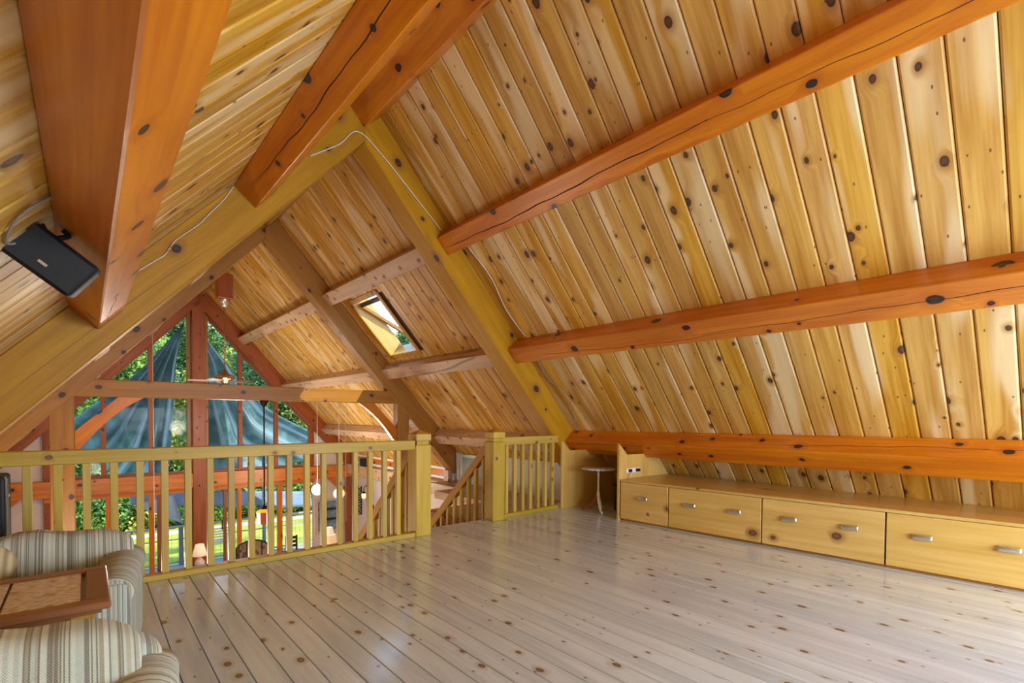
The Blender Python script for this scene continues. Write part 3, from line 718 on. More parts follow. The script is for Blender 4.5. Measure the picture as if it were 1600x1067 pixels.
def armchair(xr, yf, yb, zarm, zback, width, label, name='armchair', R=.08, splay=.10, inset=.03):
    """faces -Y; xr outer face of the right arm at its front, yf front, yb rear; the arms splay outwards to the rear"""
    root = empty(name, (xr-width/2, (yf+yb)/2, 0), label, 'armchair', 'striped armchairs beside the tiled table')
    for sx, xo in ((1, xr), (-1, xr-width)):
        cxa = xo - sx*R
        prof = [(xo-sx*.006, .06), (xo-sx*.004, .25), (xo-sx*.006, zarm-R*1.7)]
        for k in range(15):
            a = radians(-30 + 240*k/14)
            prof.append((cxa + sx*R*cos(a)*1.1, zarm-R + R*sin(a)))
        prof += [(cxa-sx*R*.7, zarm-R*1.9), (cxa-sx*R*.7, .06)]
        n = len(prof); acc = [0]
        for i in range(1, n): acc.append(acc[-1]+math.hypot(prof[i][0]-prof[i-1][0], prof[i][1]-prof[i-1][1]))
        bm = bmesh.new(); uvl = bm.loops.layers.uv.new('UVMap')
        K = 12; ys = [yf + (yb-.06-yf)*k/K for k in range(K+1)]; ys[1] = yf+.015; ys[2] = yf+.05
        rows_ = []
        for k, y in enumerate(ys):
            s_ = .93 if k == 0 else 1
            q = (y-yf)/(yb-yf)
            rows_.append([bm.verts.new((cxa+(x-cxa)*s_*(1+.25*q) + sx*splay*(y-yf), y, (z-zarm+R)*s_+zarm-R + (.018*sin(pi*q)-.02*q if z > zarm-2*R else 0))) for x, z in prof])
        for j in range(len(ys)-1):
            for i in range(n-1):
                f = bm.faces.new((rows_[j][i], rows_[j][i+1], rows_[j+1][i+1], rows_[j+1][i]))
                for l, (jj, ii) in zip(f.loops, ((j, i), (j, i+1), (j+1, i+1), (j+1, i))): l[uvl].uv = (ys[jj]*1.2, acc[ii])
        for j in (0, len(ys)-1):
            f = bm.faces.new(rows_[j])
            for l in f.loops: l[uvl].uv = (l.vert.co.x*1.1, l.vert.co.z)
        bmesh.ops.recalc_face_normals(bm, faces=bm.faces)
        link('arm', bm_mesh('arm', bm, M['stripe'], True), root, Matrix.Identity(4))
        # padded front facing with a piped edge
        superbox('arm_facing', cxa, yf+.0, (zarm-.05)/2, R*.86, .022, (zarm-.05)/2+.02, M['stripe'], root, e=.35)
    ra = xr + splay*(yb-.15-yf)                   # outer face at the rear
    la = xr-width - splay*(yb-.15-yf)
    cxm = (ra+la)/2; hx = width/2-R*1.6
    superbox('seat_base', cxm, (yf+yb)/2, .17, hx, (yb-yf)/2-.03, .12, M['stripe'], root, e=.2)
    superbox('seat_cushion', cxm, (yf+yb)/2-.05, .40, hx, (yb-yf)/2-.07, .085, M['stripe'], root, e=.3)
    superbox('back_frame', cxm, yb-.07, (zback-.11)/2+.04, (ra-la)/2+.0, .085, (zback-.11)/2-.01, M['stripe'], root, e=.34)
    def wobf(x, y, z): return Vector((0, .05*z, (.016*sin(x*5.2+.6)+.012*sin(x*9.5+1)) if z > 0 else .0))
    superbox('back_cushion', cxm, yb-.19, zback-.10, (ra-la)/2-inset, .095, .105, M['stripe'], root, e=.5, wob=wobf)
    for sx in (xr-.1, xr-width+.1):
        for y in (yf+.08, yb-.08): lathe('foot', [(.025, 0), (.03, .03), (.03, .06)], (sx, y, 0), M['table'], root, seg=10)
    return root
armchair(.165, 3.06, 3.95, .56, .675, .92, 'far striped armchair with rolled arms behind the tiled table')
armchair(.115, 1.12, 2.12, .585, .725, .92, 'near striped armchair cut by the lower left picture corner', inset=.075)
# throw pillow on the far chair
m_, t_, b_ = nmat('tan_chevron')
tcn = t_.nodes.new('ShaderNodeTexCoord'); sp = t_.nodes.new('ShaderNodeSeparateXYZ'); t_.links.new(tcn.outputs['Object'], sp.inputs[0])
sv = mt(t_, 'SINE', mt(t_, 'MULTIPLY', mt(t_, 'ADD', mt(t_, 'ABSOLUTE', sp.outputs[0]), mt(t_, 'MULTIPLY', sp.outputs[2], .7)), 150))
t_.links.new(mixc(t_, mt(t_, 'MULTIPLY_ADD', sv, .5, .5), (.34, .26, .13), (.58, .50, .33)), b_.inputs['Base Color']); b_.inputs['Roughness'].default_value = .9
pl = superbox('throw_pillow', 0, 0, 0, .15, .06, .14, m_, None, e=.5)
pl.matrix_basis = Matrix.Translation((-.44, 3.50, .60)) @ Matrix.Rotation(radians(-22), 4, 'X') @ Matrix.Rotation(radians(38), 4, 'Y')
tag(pl, 'tan chevron throw pillow on the far striped armchair', 'pillow')

# ---- tiled side table between the chairs
tb_ = empty('side_table', (-.40, 2.86, 0), 'cherry wood side table with patterned tile top between the striped armchairs', 'table')
TX0, TX1, TY0, TY1, TZ = -1.0, .068, 2.565, 3.20, .60
def tframe(name, x0, x1, y0, y1, ax): box(name, x0, x1, y0, y1, TZ-.03, TZ, M['table'], tb_, bev=.006, axis=ax)
tframe('top_frame', TX0, TX1, TY0, TY0+.075, 'X'); tframe('top_frame', TX0, TX1, TY1-.075, TY1, 'X')
tframe('top_frame', TX1-.08, TX1, TY0+.075, TY1-.075, 'Y'); tframe('top_frame', TX0, TX0+.08, TY0+.075, TY1-.075, 'Y')
m_, t_, b_ = nmat('patterned_tile')
tcn = t_.nodes.new('ShaderNodeTexCoord')
nz = t_.nodes.new('ShaderNodeTexNoise'); nz.inputs['Scale'].default_value = 9; nz.inputs['Detail'].default_value = 3; t_.links.new(tcn.outputs['Object'], nz.inputs['Vector'])
n2 = t_.nodes.new('ShaderNodeTexNoise'); n2.inputs['Scale'].default_value = 1; n2.inputs['Detail'].default_value = 3; t_.links.new(vm(t_, 'MULTIPLY', tcn.outputs['Object'], (30, 90, 1)), n2.inputs['Vector'])
c1 = mixc(t_, smooth(t_, n2.outputs['Fac'], .42, .62), (.80, .74, .72), (.46, .34, .29))
c1 = mixc(t_, mt(t_, 'MULTIPLY', smooth(t_, nz.outputs['Fac'], .58, .66), .8), c1, (.42, .30, .10))
t_.links.new(c1, b_.inputs['Base Color']); b_.inputs['Roughness'].default_value = .25
M['tile'] = m_
xs = [TX1-.08, -.225-.006, -.43, -.64, TX0+.08]
xs = [TX1-.082, -.245, -.46, -.70, TX0+.082]
xs = [TX1-.09, -.262, -.50, -.74, TX0+.082]
for i in range(4): box('tile', xs[i+1]+.005, xs[i]-.005, TY0+.078, TY1-.078, TZ-.02, TZ-.006, M['tile'], tb_, bev=.002)
box('top_board', TX0+.03, TX1-.03, TY0+.03, TY1-.03, TZ-.05, TZ-.021, M['table'], tb_)
for x, y in ((TX1-.09, TY0+.09), (TX1-.09, TY1-.09), (TX0+.09, TY0+.09), (TX0+.09, TY1-.09)):
    box('leg', x-.04, x+.04, y-.04, y+.04, 0, TZ-.051, M['truss'], tb_, bev=.006, axis='Z')
box('apron', TX0+.14, TX1-.14, TY0+.06, TY0+.08, TZ-.20, TZ-.051, M['table'], tb_); box('apron', TX0+.14, TX1-.14, TY1-.08, TY1-.06, TZ-.20, TZ-.051, M['table'], tb_)
box('apron', TX1-.08, TX1-.06, TY0+.14, TY1-.14, TZ-.20, TZ-.051, M['table'], tb_, axis='Y')

# ---- floor speaker by the railing
fs_ = empty('floor_speaker', (-.56, 4.72, 0), 'tall black floor speaker at the left edge against the railing', 'speaker')
box('cabinet', -.75, -.405, 4.55, 4.88, 0, .945, M['black'], fs_, bev=.02, seg=2)
box('grille', -.735, -.42, 4.53, 4.549, .12, .93, M['blackcloth'], fs_, bev=.006)
box('side_badge', -.4049, -.403, 4.74, 4.78, .79, .81, M['steel'], fs_)
lathe('woofer', [(0, 0), (.10, 0), (.12, .015), (.12, .0)], (-.58, 4.53, .30), M['iron'], fs_, seg=20).matrix_basis = Matrix.Translation((-.58, 4.528, .30)) @ Matrix.Rotation(pi/2, 4, 'X')

# ---- black speaker hanging from the left purlin
hs = empty('hanging_speaker', (-.14, 3.1, 2.06), 'black bookshelf speaker on bracket hanging beside the leftmost purlin', 'speaker')
# local frame taken from its tilt: long axis runs down to the right
lx = Vector((.19, 0, -.15)).normalized(); ln = Vector((.02, -1, -.22)).normalized(); ln = (ln - lx*ln.dot(lx)).normalized(); lz = lx.cross(ln)
SM = Matrix((lx, -ln, -lx.cross(-ln) if False else lx.cross(-ln))).transposed().to_4x4(); SM.translation = Vector((-.112, 3.13, 2.055))
bm = box_bm(-.15, .15, -.075, .075, -.095, .095, .022, seg=3)
link('cabinet', bm_mesh('cabinet', bm, M['black'], False), hs, SM)
g2 = SM.copy(); g2.translation = SM @ Vector((0, -.079, -.0))
link('grille', bm_mesh('grille', box_bm(-.14, .14, -.006, .006, -.083, .083, .0055, seg=1), M['blackcloth']), hs, g2)
g3 = SM.copy(); g3.translation = SM @ Vector((.0, -.0865, -.035))
link('badge', bm_mesh('badge', box_bm(-.018, .018, -.0015, .0015, -.006, .006), M['steel']), hs, g3)
tube('bracket', smoothpts([SM @ Vector((-.10, .0, .085)), SM @ Vector((-.15, .0, .10)), SM @ Vector((-.17, .03, .04)), SM @ Vector((-.14, .04, -.01))]), .014, M['black'], hs)
tube('bracket_arm', smoothpts([SM @ Vector((-.05, .0, .085)), SM @ Vector((-.03, .02, .13)), Vector((-.075, 3.13, 2.20))]), .012, M['black'], hs)

# ---- cables
def cable(pts, r, mat, label): tag(tube('cable', smoothpts(pts), r, mat), label, 'cable')
Yc = 5.485
cable([(0.36, Yc, 2.61), (0.49, Yc, 2.73), (0.56, Yc, 2.80), (0.63, Yc, 2.93), (0.81, Yc, 3.12), (0.89, Yc, 3.23), (1.02, Yc, 3.41), (1.11, Yc, 3.57)], .0045, M['wire'], 'white cable clipped along the left rafter below the cracked purlin')
cable([(1.83, Yc, 4.10), (2.14, Yc, 4.33), (2.36, Yc, 4.55), (2.67, Yc, 4.37), (3.0, Yc, 4.10), (3.36, Yc, 3.80), (3.45, Yc-.0, 3.72)], .007, M['wire'], 'white cable looping over the peak and down the right rafter')
cable([tuple(rp(1, t, .012, y)) for t, y in ((2.02, 5.36), (2.5, 5.28), (3.0, 5.36), (3.44, 5.30))], .006, M['wire'], 'white cable on the planks between upper and middle purlins')
cable([tuple(rp(1, t, .012, y)) for t, y in ((3.75, 5.32), (4.2, 5.36), (4.5, 5.22), (5.2, 5.34))], .006, M['greycable'], 'grey cable on the planks between middle and lowest purlins')
cable([tuple(rp(-1, t, .012, y)) for t, y in ((3.3+.2, 2.9), (3.9, 2.75), (4.02, 3.0), (3.84, 3.2))], .005, M['greycable'], 'thin grey speaker cable on the left slope above the hanging speaker')

# ================================================================== GREAT ROOM THINGS
# ceiling fan
fan = empty('ceiling_fan', (2.45, 13.3, 2.2), 'bronze ceiling fan on a long rod hanging from the ridge', 'fan')
box('mount_block', 2.31, 2.63, 13.14, 13.46, 4.05, 4.62, M['red'], fan, bev=.01, axis='Z')
lathe('canopy', [(.03, 3.86), (.06, 3.88), (.11, 3.97), (.13, 4.02), (.13, 4.05)], (2.47, 13.3, 0), M['steel'], fan)
lathe('rod', [(.016, 2.36), (.016, 3.88)], (2.47, 13.3, 0), M['brass'], fan, seg=10)
lathe('motor', [(.05, 2.08), (.09, 2.12), (.10, 2.16), (.20, 2.19), (.21, 2.23), (.17, 2.29), (.06, 2.33), (.03, 2.40)], (2.47, 13.3, 0), M['brass'], fan)
for k in range(5):
    a = 2*pi*k/5+.35; d = Vector((cos(a), sin(a), 0)); o = Vector((2.47, 13.3, 2.15))
    beam('blade_arm', o+d*.08, o+d*.24, .03, .012, M['brass'], fan, bev=.002)
    beam('blade', o+d*.22+Vector((0, 0, -.005)), o+d*.74+Vector((0, 0, .0)), .14, .008, M['greycable'], fan, up=(Vector((0, 0, 1))+d.cross(Vector((0, 0, 1)))*.2).normalized(), bev=.002)
# amber lantern hanging from the tie beam
lan = empty('pendant_lantern', (2.43, 9.75, -.45), 'amber and red glass lantern on a chain below the tie beam', 'lantern')
lathe('canopy', [(.02, 1.50), (.05, 1.53), (.07, 1.60), (.07, 1.614)], (2.43, 9.75, 0), M['iron'], lan, seg=16)
for k in range(40):
    z = 1.49 - k*.044
    me = lathe('chain_link', [(.011, -.024), (.015, -.01), (.015, .01), (.011, .024)], (2.43, 9.75, z), M['iron'], lan, seg=6) if k == 0 else None
    if k == 0: cl = me
    else:
        link('chain_link', cl.data, lan, Matrix.Translation((2.43, 9.75, z)))
def glow(name, col, e):
    return plain(name, col, .3, emit=col, es=e)
lathe('cap', [(.10, -.33), (.03, -.28), (.02, -.25)], (2.43, 9.75, 0), M['iron'], lan, seg=8, smooth_=False)
lathe('shade_top', [(.145, -.385), (.05, -.325)], (2.43, 9.75, 0), glow('amber_glass', (.85, .35, .03), .9), lan, seg=8, smooth_=False)
for k in range(8):
    a = 2*pi*(k+.5)/8; d = Vector((cos(a), sin(a), 0)); tt_ = Vector((-d.y, d.x, 0))
    c = Vector((2.43, 9.75, 0))+d*.125
    vs_ = [c-tt_*.05+Vector((0, 0, -.385)), c+tt_*.05+Vector((0, 0, -.385)), c*1+tt_*.045-d*.01+Vector((0, 0, -.60)), c-tt_*.045-d*.01+Vector((0, 0, -.60))]
    vs_ += [q-d*.006 for q in vs_]
    link('glass_panel', mesh('glass_panel', [v-c for v in vs_], [(0, 1, 2, 3), (7, 6, 5, 4), (0, 4, 5, 1), (1, 5, 6, 2), (2, 6, 7, 3), (3, 7, 4, 0)], glow('red_glass', (.35, .05, .02), .25) if k % 2 else glow('cream_glass', (.9, .8, .6), .8)), lan, Matrix.Translation(c))
light('lantern_bulb', 'POINT', (2.43, 9.75, -.7), 12, (1, .75, .45), radius=.08)
# globes
for i, (x, y, z, lab) in enumerate(((4.84, 14.0, -.70, 'left white glass globe pendant over the ground floor'), (5.45, 14.0, -.86, 'right white glass globe pendant, slightly lower'))):
    g = empty('globe_pendant', (x, y, z), lab, 'pendant lamp', 'white globe pendants')
    R = .155
    lathe('globe', [(R*sin(pi*k/14)+1e-4, -R*cos(pi*k/14)) for k in range(15)], (x, y, z), plain('opal_glass', (.9, .86, .76), .2, emit=(1, .88, .68), es=.45), g)
    lathe('collar', [(.05, R-.01), (.05, R+.04), (.01, R+.06)], (x, y, z), M['steel'], g, seg=14)
    zt = zroof(x-X0)
    lathe('cord', [(.006, R+.05), (.006, zt-z)], (x, y, z), M['wire'], g, seg=6)
for x, y, lab in ((.86, 10.4, 'thin hanging cord left of the centre post'), (4.72, 9.5+2.2, 'thin hanging cord near the right truss post')):
    c = lathe('cord', [(.005, 0), (.005, zroof(x-X0)+1.2)], (x, y, -1.2), M['wire'], None, seg=6); tag(c, lab, 'cord')
light('hall_fill', 'POINT', (4.6, 13.2, -.6), HALL_FILL, (1, .86, .68), radius=.25)  # point fills added to brighten the great room; no fixture holds them
light('hall_fill', 'POINT', (2.45, 12.6, .9), HALL_FILL, (1, .90, .78), radius=.25)
light('hall_fill', 'POINT', (.2, 8.0, -.8), HALL_FILL*.8, (1, .90, .78), radius=.25)
light('hall_fill', 'POINT', (4.9, 8.0, -.9), HALL_FILL*.16, (1, .90, .78), radius=.25)
# table lamp before the centre post
tl = empty('table_lamp', (2.26, 15.5, -2.7), 'cream pleated table lamp glowing in front of the centre post', 'lamp')
lathe('shade', [(.175, -2.40), (.14, -2.25), (.10, -2.10), (.0, -2.095)], (2.26, 15.5, 0), plain('lit_shade', (.85, .72, .58), .8, emit=(1, .70, .42), es=.35), tl, seg=28)
lathe('base', [(.08, -2.75), (.11, -2.68), (.12, -2.58), (.07, -2.50), (.03, -2.45), (.02, -2.40)], (2.26, 15.5, 0), plain('floral_ceramic', (.7, .62, .60), .3, noise=.3, nscale=30), tl, seg=20)
stb = empty('lamp_table', (2.26, 15.5, ZG), 'low wooden stand under the cream table lamp', 'table')
box('table_top', 1.96, 2.56, 15.2, 15.8, -2.78, -2.752, M['table'], stb, bev=.005)
for x, y in ((2.0, 15.24), (2.52, 15.24), (2.0, 15.76), (2.52, 15.76)): box('leg', x-.02, x+.02, y-.02, y+.02, ZG, -2.781, M['table'], stb, axis='Z')
# big tiered shade lamp
bl = empty('floor_lamp', (4.44, 12.0, ZG), 'large cream bell shade lamp with glowing panels near the right wall', 'lamp')
ls = plain('glowing_panels', (.85, .65, .45), .7, emit=(1, .62, .32), es=.35)
lathe('shade', [(.25, -1.95), (.19, -1.70), (.14, -1.52)], (4.44, 12, 0), ls, bl, seg=10, smooth_=False)
lathe('shade_crown', [(.14, -1.52), (.11, -1.51), (.07, -1.34), (.0, -1.32)], (4.44, 12, 0), plain('pale_glow', (.9, .85, .75), .7, emit=(1, .80, .55), es=.35), bl, seg=10, smooth_=False)
lathe('pole', [(.15, ZG), (.15, ZG+.03), (.03, ZG+.06), (.02, -1.95)], (4.44, 12, 0), M['brass'], bl, seg=14)
# brocade chair
bc = empty('upholstered_chair', (2.97, 13.1, ZG), 'brocade armchair with arched brown back beyond the railing', 'chair')
m_, t_, b_ = nmat('brocade')
tcn = t_.nodes.new('ShaderNodeTexCoord'); sp = t_.nodes.new('ShaderNodeSeparateXYZ'); t_.links.new(tcn.outputs['Object'], sp.inputs[0])
vo = t_.nodes.new('ShaderNodeTexVoronoi'); vo.inputs['Scale'].default_value = 9; t_.links.new(tcn.outputs['Object'], vo.inputs['Vector'])
c1 = mixc(t_, smooth(t_, vo.outputs['Distance'], .25, .5), (.16, .10, .07), (.42, .35, .28))
sv = smooth(t_, mt(t_, 'SINE', mt(t_, 'MULTIPLY', sp.outputs[0], 38)), .7, .9)
t_.links.new(mixc(t_, sv, c1, (.10, .07, .06)), b_.inputs['Base Color']); b_.inputs['Roughness'].default_value = .9
pts = [(2.63, -2.85), (3.31, -2.85), (3.31, -1.78), (3.24, -1.68), (3.10, -1.63), (2.97, -1.61), (2.84, -1.63), (2.70, -1.68), (2.63, -1.76)]
prism('backrest', pts, 13.0, 13.10, m_, bc, bev=.02, rot=Matrix.Translation((2.97, 13.0, -2.0)))
tube('back_frame', [(x, 12.985, z) for x, z in pts[1:]+[pts[0]]], .018, M['iron'], bc)
box('seat', 2.63, 3.31, 13.10, 13.7, -2.8, -2.65, m_, bc, bev=.03)
for x in (2.67, 3.27):
    for y in (13.05, 13.65): box('leg', x-.025, x+.025, y-.025, y+.025, ZG, -2.8, M['table'], bc, axis='Z')
# dark chair at the doors
dc = empty('dining_chair', (4.55, 15.6, ZG), 'dark slatted chair by the glass doors on the right', 'chair')
for x in (4.42, 4.72): box('leg', x-.02, x+.02, 15.4, 15.44, ZG, -2.2, M['iron'], dc, axis='Z'); box('leg', x-.02, x+.02, 15.78, 15.82, ZG, -2.75, M['iron'], dc, axis='Z')
box('seat', 4.40, 4.74, 15.38, 15.84, -2.77, -2.73, M['iron'], dc, bev=.01)
for k in range(3): box('slat', 4.44, 4.70, 15.405, 15.43, -2.29-k*.12, -2.22-k*.12, M['iron'], dc)
# right wall: sconce, iron ornament, picture
sco = empty('wall_lantern', (6.95, 15.5, -1.2), 'small amber glass wall lantern on curved black arm', 'lantern')
tube('arm', smoothpts([(6.99, 15.5, -1.05), (6.93, 15.5, -.93), (6.86, 15.5, -.98), (6.85, 15.5, -1.10)]), .012, M['iron'], sco)
lathe('cap', [(.08, -1.16), (.03, -1.11), (.01, -1.09)], (6.85, 15.5, 0), M['iron'], sco, seg=10)
lathe('glass', [(.05, -1.34), (.075, -1.28), (.07, -1.165)], (6.85, 15.5, 0), glow('sconce_glass', (.9, .7, .4), .8), sco, seg=10)
orn = empty('wall_ornament', (6.97, 16.1, -1.4), 'tall dark scrolled iron ornament on the right white wall', 'ornament')
for k in range(5):
    z = -1.05-k*.19
    tube('scroll', smoothpts([(6.975, 16.0, z), (6.975, 16.16, z-.05), (6.975, 16.03, z-.11), (6.975, 16.2, z-.17)]), .014, M['iron'], orn)
box('bar', 6.965, 6.985, 15.96, 15.98, -1.95, -.98, M['iron'], orn); box('bar', 6.965, 6.985, 16.22, 16.24, -1.95, -.98, M['iron'], orn)
pic = empty('picture', (6.98, 15.0, -1.6), 'small dark framed picture below the wall lantern', 'picture')
box('picture_frame', 6.97, 6.995, 15.05, 15.45, -1.85, -1.5, M['iron'], pic, bev=.004); box('print', 6.966, 6.9695, 15.08, 15.42, -1.82, -1.53, plain('grey_print', (.5, .48, .45), .6, noise=.5, nscale=6), pic)
bx = empty('storage_box', (6.83, 15.4, -.27), 'teal and black box standing on the ledge near the far corner', 'box')
box('box_body', 6.74, 6.93, 15.15, 15.55, -.269, .04-.06, M['black'], bx, bev=.008); box('box_cover', 6.735, 6.935, 15.56, 15.62, -.269, -.02, plain('teal', (.02, .35, .28), .5), bx, bev=.004)

# ================================================================== OUTSIDE
grass = plain('lawn', (.42, .44, .05), .9, noise=.35, nscale=.8)
me = mesh('lawn', [(-60, 17.2, -3.80), (70, 17.2, -3.80), (70, 30, -3.80), (-60, 30, -3.80)], [(0, 1, 2, 3)], grass)
tag(link('lawn', me, None, Matrix.Identity(4)), 'sunlit green lawn beyond the deck railing', 'lawn', kind='structure')
# hillside
vs_, fs = [], []
NX, NY = 30, 16
for j in range(NY+1):
    for i in range(NX+1):
        x = -60+i*130/NX; y = 30+j*4.5; z = -3.80+(max(0, j-.5)*1.35)+1.2*sin(i*.9+j*.5)*min(1, j/4)
        vs_.append((x, y, z))
for j in range(NY):
    for i in range(NX): a = j*(NX+1)+i; fs.append((a, a+1, a+NX+2, a+NX+1))
tag(link('hillside', mesh('hillside', vs_, fs, plain('hill_green', (.07, .14, .03), .95, noise=.4, nscale=1.2), True), None, Matrix.Identity(4)), 'green wooded hillside rising behind the lawn', 'hill', kind='structure')
tag(box('path', -40, 60, 25.7, 26.3, -3.795, -3.75, plain('pale_gravel', (.62, .60, .56), .9, noise=.1)), 'pale gravel path crossing the lawn', 'path', kind='structure')
deckm = plain('grey_deck', (.42, .42, .42), .7)
dk_ = empty('deck', (2.4, 18, -3.45), 'grey wooden deck outside the glass doors', 'deck', kind='structure')
for i in range(13): box('deck_board', -3.5, 9.5, 17.05+i*.15, 17.05+i*.15+.142, -3.47, -3.42, deckm, dk_)
dr = empty('deck_railing', (2.4, 18.95, -3.42), 'deck railing with grey posts and wire mesh outside', 'railing')
for x in (-2.3, -.2, 2.25, 4.35, 6.6, 8.8): box('post', x-.06, x+.06, 18.85, 18.97, -3.42, -2.22, plain('grey_post', (.22, .24, .27), .7), dr, bev=.005, axis='Z')
box('top_rail', -3.4, 9.4, 18.84, 18.98, -2.22, -2.18, deckm, dr, bev=.005); box('bottom_rail', -3.4, 9.4, 18.88, 18.94, -3.36, -3.31, deckm, dr, bev=.005)
box('mid_rail', -3.4, 9.4, 18.89, 18.93, -2.62, -2.59, deckm, dr, bev=.005)
bm = bmesh.new()
for k in range(86): box_bm(-3.4+k*.15, -3.396+k*.15, 18.909, 18.913, -3.31, -2.22, bm=bm)
for k in range(8): box_bm(-3.4, 9.4, 18.909, 18.913, -3.28+k*.14, -3.276+k*.14, bm=bm)
tag(link('wire_mesh', bm_mesh('wire_mesh', bm, M['iron']), dr, Matrix.Identity(4)), kind='stuff')
# light pole outside
tag(lathe('pole', [(.06, -3.42), (.06, .2)], (4.62, 18.6, 0), plain('grey_metal_post', (.35, .4, .45), .4, .6), None, seg=12), 'grey metal pole outside the doors supporting the shade sail', 'pole')
# shade sails
def sail(name, Lp, Rp, label, folds, base, lite):
    m, t, b = nmat(name+'_cloth')
    tcn = t.nodes.new('ShaderNodeTexCoord'); n = t.nodes.new('ShaderNodeTexNoise'); n.inputs['Scale'].default_value = 2.2; n.inputs['Detail'].default_value = 5
    t.links.new(tcn.outputs['Object'], n.inputs['Vector'])
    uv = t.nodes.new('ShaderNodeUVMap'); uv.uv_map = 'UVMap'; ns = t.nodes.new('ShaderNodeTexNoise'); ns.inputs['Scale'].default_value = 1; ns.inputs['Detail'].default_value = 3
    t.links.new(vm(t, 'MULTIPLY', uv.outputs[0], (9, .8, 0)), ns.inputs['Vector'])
    cc = mixc(t, smooth(t, ns.outputs['Fac'], .50, .66), mixc(t, smooth(t, n.outputs['Fac'], .35, .7), base, lite), (.55, .72, .80))  # pale streaks: light through the folds, painted into the cloth colour
    t.links.new(cc, b.inputs['Base Color']); b.inputs['Roughness'].default_value = .7
    tr = t.nodes.new('ShaderNodeBsdfTranslucent'); t.links.new(cc, tr.inputs[0]); mx = t.nodes.new('ShaderNodeMixShader'); mx.inputs[0].default_value = .45
    t.links.new(b.outputs[0], mx.inputs[1]); t.links.new(tr.outputs[0], mx.inputs[2]); t.links.new(mx.outputs[0], t.nodes['Material Output'].inputs[0])
    L_, R_ = smoothpts(Lp, 6), smoothpts(Rp, 6); nv = len(L_)-1; nu = 36
    bm = bmesh.new(); uvl = bm.loops.layers.uv.new('UVMap'); V = []
    for j in range(nv+1):
        row = []
        for i in range(nu+1):
            u = i/nu; p = L_[j].lerp(R_[j], u); a = j/nv
            p = p + Vector((0, (-.16*a)*(sin(u*folds*2*pi+.6)+.5*sin(u*folds*4.7+2)) + .25*a*sin(pi*u), -.05*sin(pi*u)*a))
            row.append(bm.verts.new(p))
        V.append(row)
    for j in range(nv):
        for i in range(nu):
            f = bm.faces.new((V[j][i], V[j][i+1], V[j+1][i+1], V[j+1][i]))
            for l, q in zip(f.loops, ((i, j), (i+1, j), (i+1, j+1), (i, j+1))): l[uvl].uv = (q[0]/nu, q[1]/nv)
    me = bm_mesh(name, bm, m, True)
    o = link(name, me, None, Matrix.Identity(4))
    md = o.modifiers.new('thickness', 'SOLIDIFY'); md.thickness = .006
    tag(o, label, 'shade sail')
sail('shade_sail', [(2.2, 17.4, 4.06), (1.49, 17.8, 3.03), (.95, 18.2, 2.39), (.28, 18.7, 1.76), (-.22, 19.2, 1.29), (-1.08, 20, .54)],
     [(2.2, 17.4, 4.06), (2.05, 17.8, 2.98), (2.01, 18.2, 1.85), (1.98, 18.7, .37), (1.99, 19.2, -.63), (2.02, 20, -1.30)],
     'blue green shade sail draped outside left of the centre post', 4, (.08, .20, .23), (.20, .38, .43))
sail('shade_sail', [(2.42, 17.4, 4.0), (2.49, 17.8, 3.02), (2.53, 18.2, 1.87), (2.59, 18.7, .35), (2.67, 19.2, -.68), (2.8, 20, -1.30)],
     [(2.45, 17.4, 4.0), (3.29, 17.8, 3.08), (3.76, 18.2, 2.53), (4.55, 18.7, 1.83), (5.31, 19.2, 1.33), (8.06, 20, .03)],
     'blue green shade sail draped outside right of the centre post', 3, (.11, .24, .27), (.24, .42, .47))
vs_ = [(1.0, 19.55, -1.02), (6.5, 19.55, -1.55), (6.5, 19.4, -2.1), (1.0, 19.4, -1.42)]
m_ = plain('awning_cloth', (.20, .30, .42), .8, noise=.25, nscale=2)
bm = bmesh.new(); V = []
for i in range(31):
    u = i/30; row = []
    for j in range(6):
        v = j/5; p = (Vector(vs_[0]).lerp(Vector(vs_[1]), u)).lerp(Vector(vs_[3]).lerp(Vector(vs_[2]), u), v)
        row.append(bm.verts.new(p+Vector((0, .05*sin(u*22)*v, -.06*sin(u*pi*3)**2*v))))
    V.append(row)
for i in range(30):
    for j in range(5): bm.faces.new((V[i][j], V[i+1][j], V[i+1][j+1], V[i][j+1]))
o = link('awning_edge', bm_mesh('awning_edge', bm, m_, True), None, Matrix.Identity(4)); md = o.modifiers.new('thickness', 'SOLIDIFY'); md.thickness = .01
tag(o, 'grey blue cloth valance hanging outside above the glass doors', 'awning')
tri = [(1.02, 19.3, -1.45), (2.12, 19.3, -1.22), (2.36, 19.3, -2.2)]
vs_ = []; n = 10
idx = {}
for i in range(n+1):
    for j in range(n+1-i):
        a, b_ = i/n, j/n; c = 1-a-b_
        p = Vector(tri[0])*c + Vector(tri[1])*a + Vector(tri[2])*b_; pull = .35*(a*b_+b_*c+a*c)
        ce = (Vector(tri[0])+Vector(tri[1])+Vector(tri[2]))/3
        p = p + (ce-p)*pull*.6 + Vector((0, .5*(a*c+b_*c), 0)); idx[(i, j)] = len(vs_); vs_.append(p)
fs = []
for i in range(n):
    for j in range(n-i):
        fs.append((idx[(i, j)], idx[(i+1, j)], idx[(i, j+1)]))
        if j < n-i-1: fs.append((idx[(i+1, j)], idx[(i+1, j+1)], idx[(i, j+1)]))
o = link('shade_sail', mesh('small_sail', vs_, fs, plain('pale_blue_cloth', (.50, .58, .72), .8), True), None, Matrix.Identity(4)); md = o.modifiers.new('thickness', 'SOLIDIFY'); md.thickness = .01
tag(o, 'small pale blue triangular sail tied above the deck post', 'shade sail')
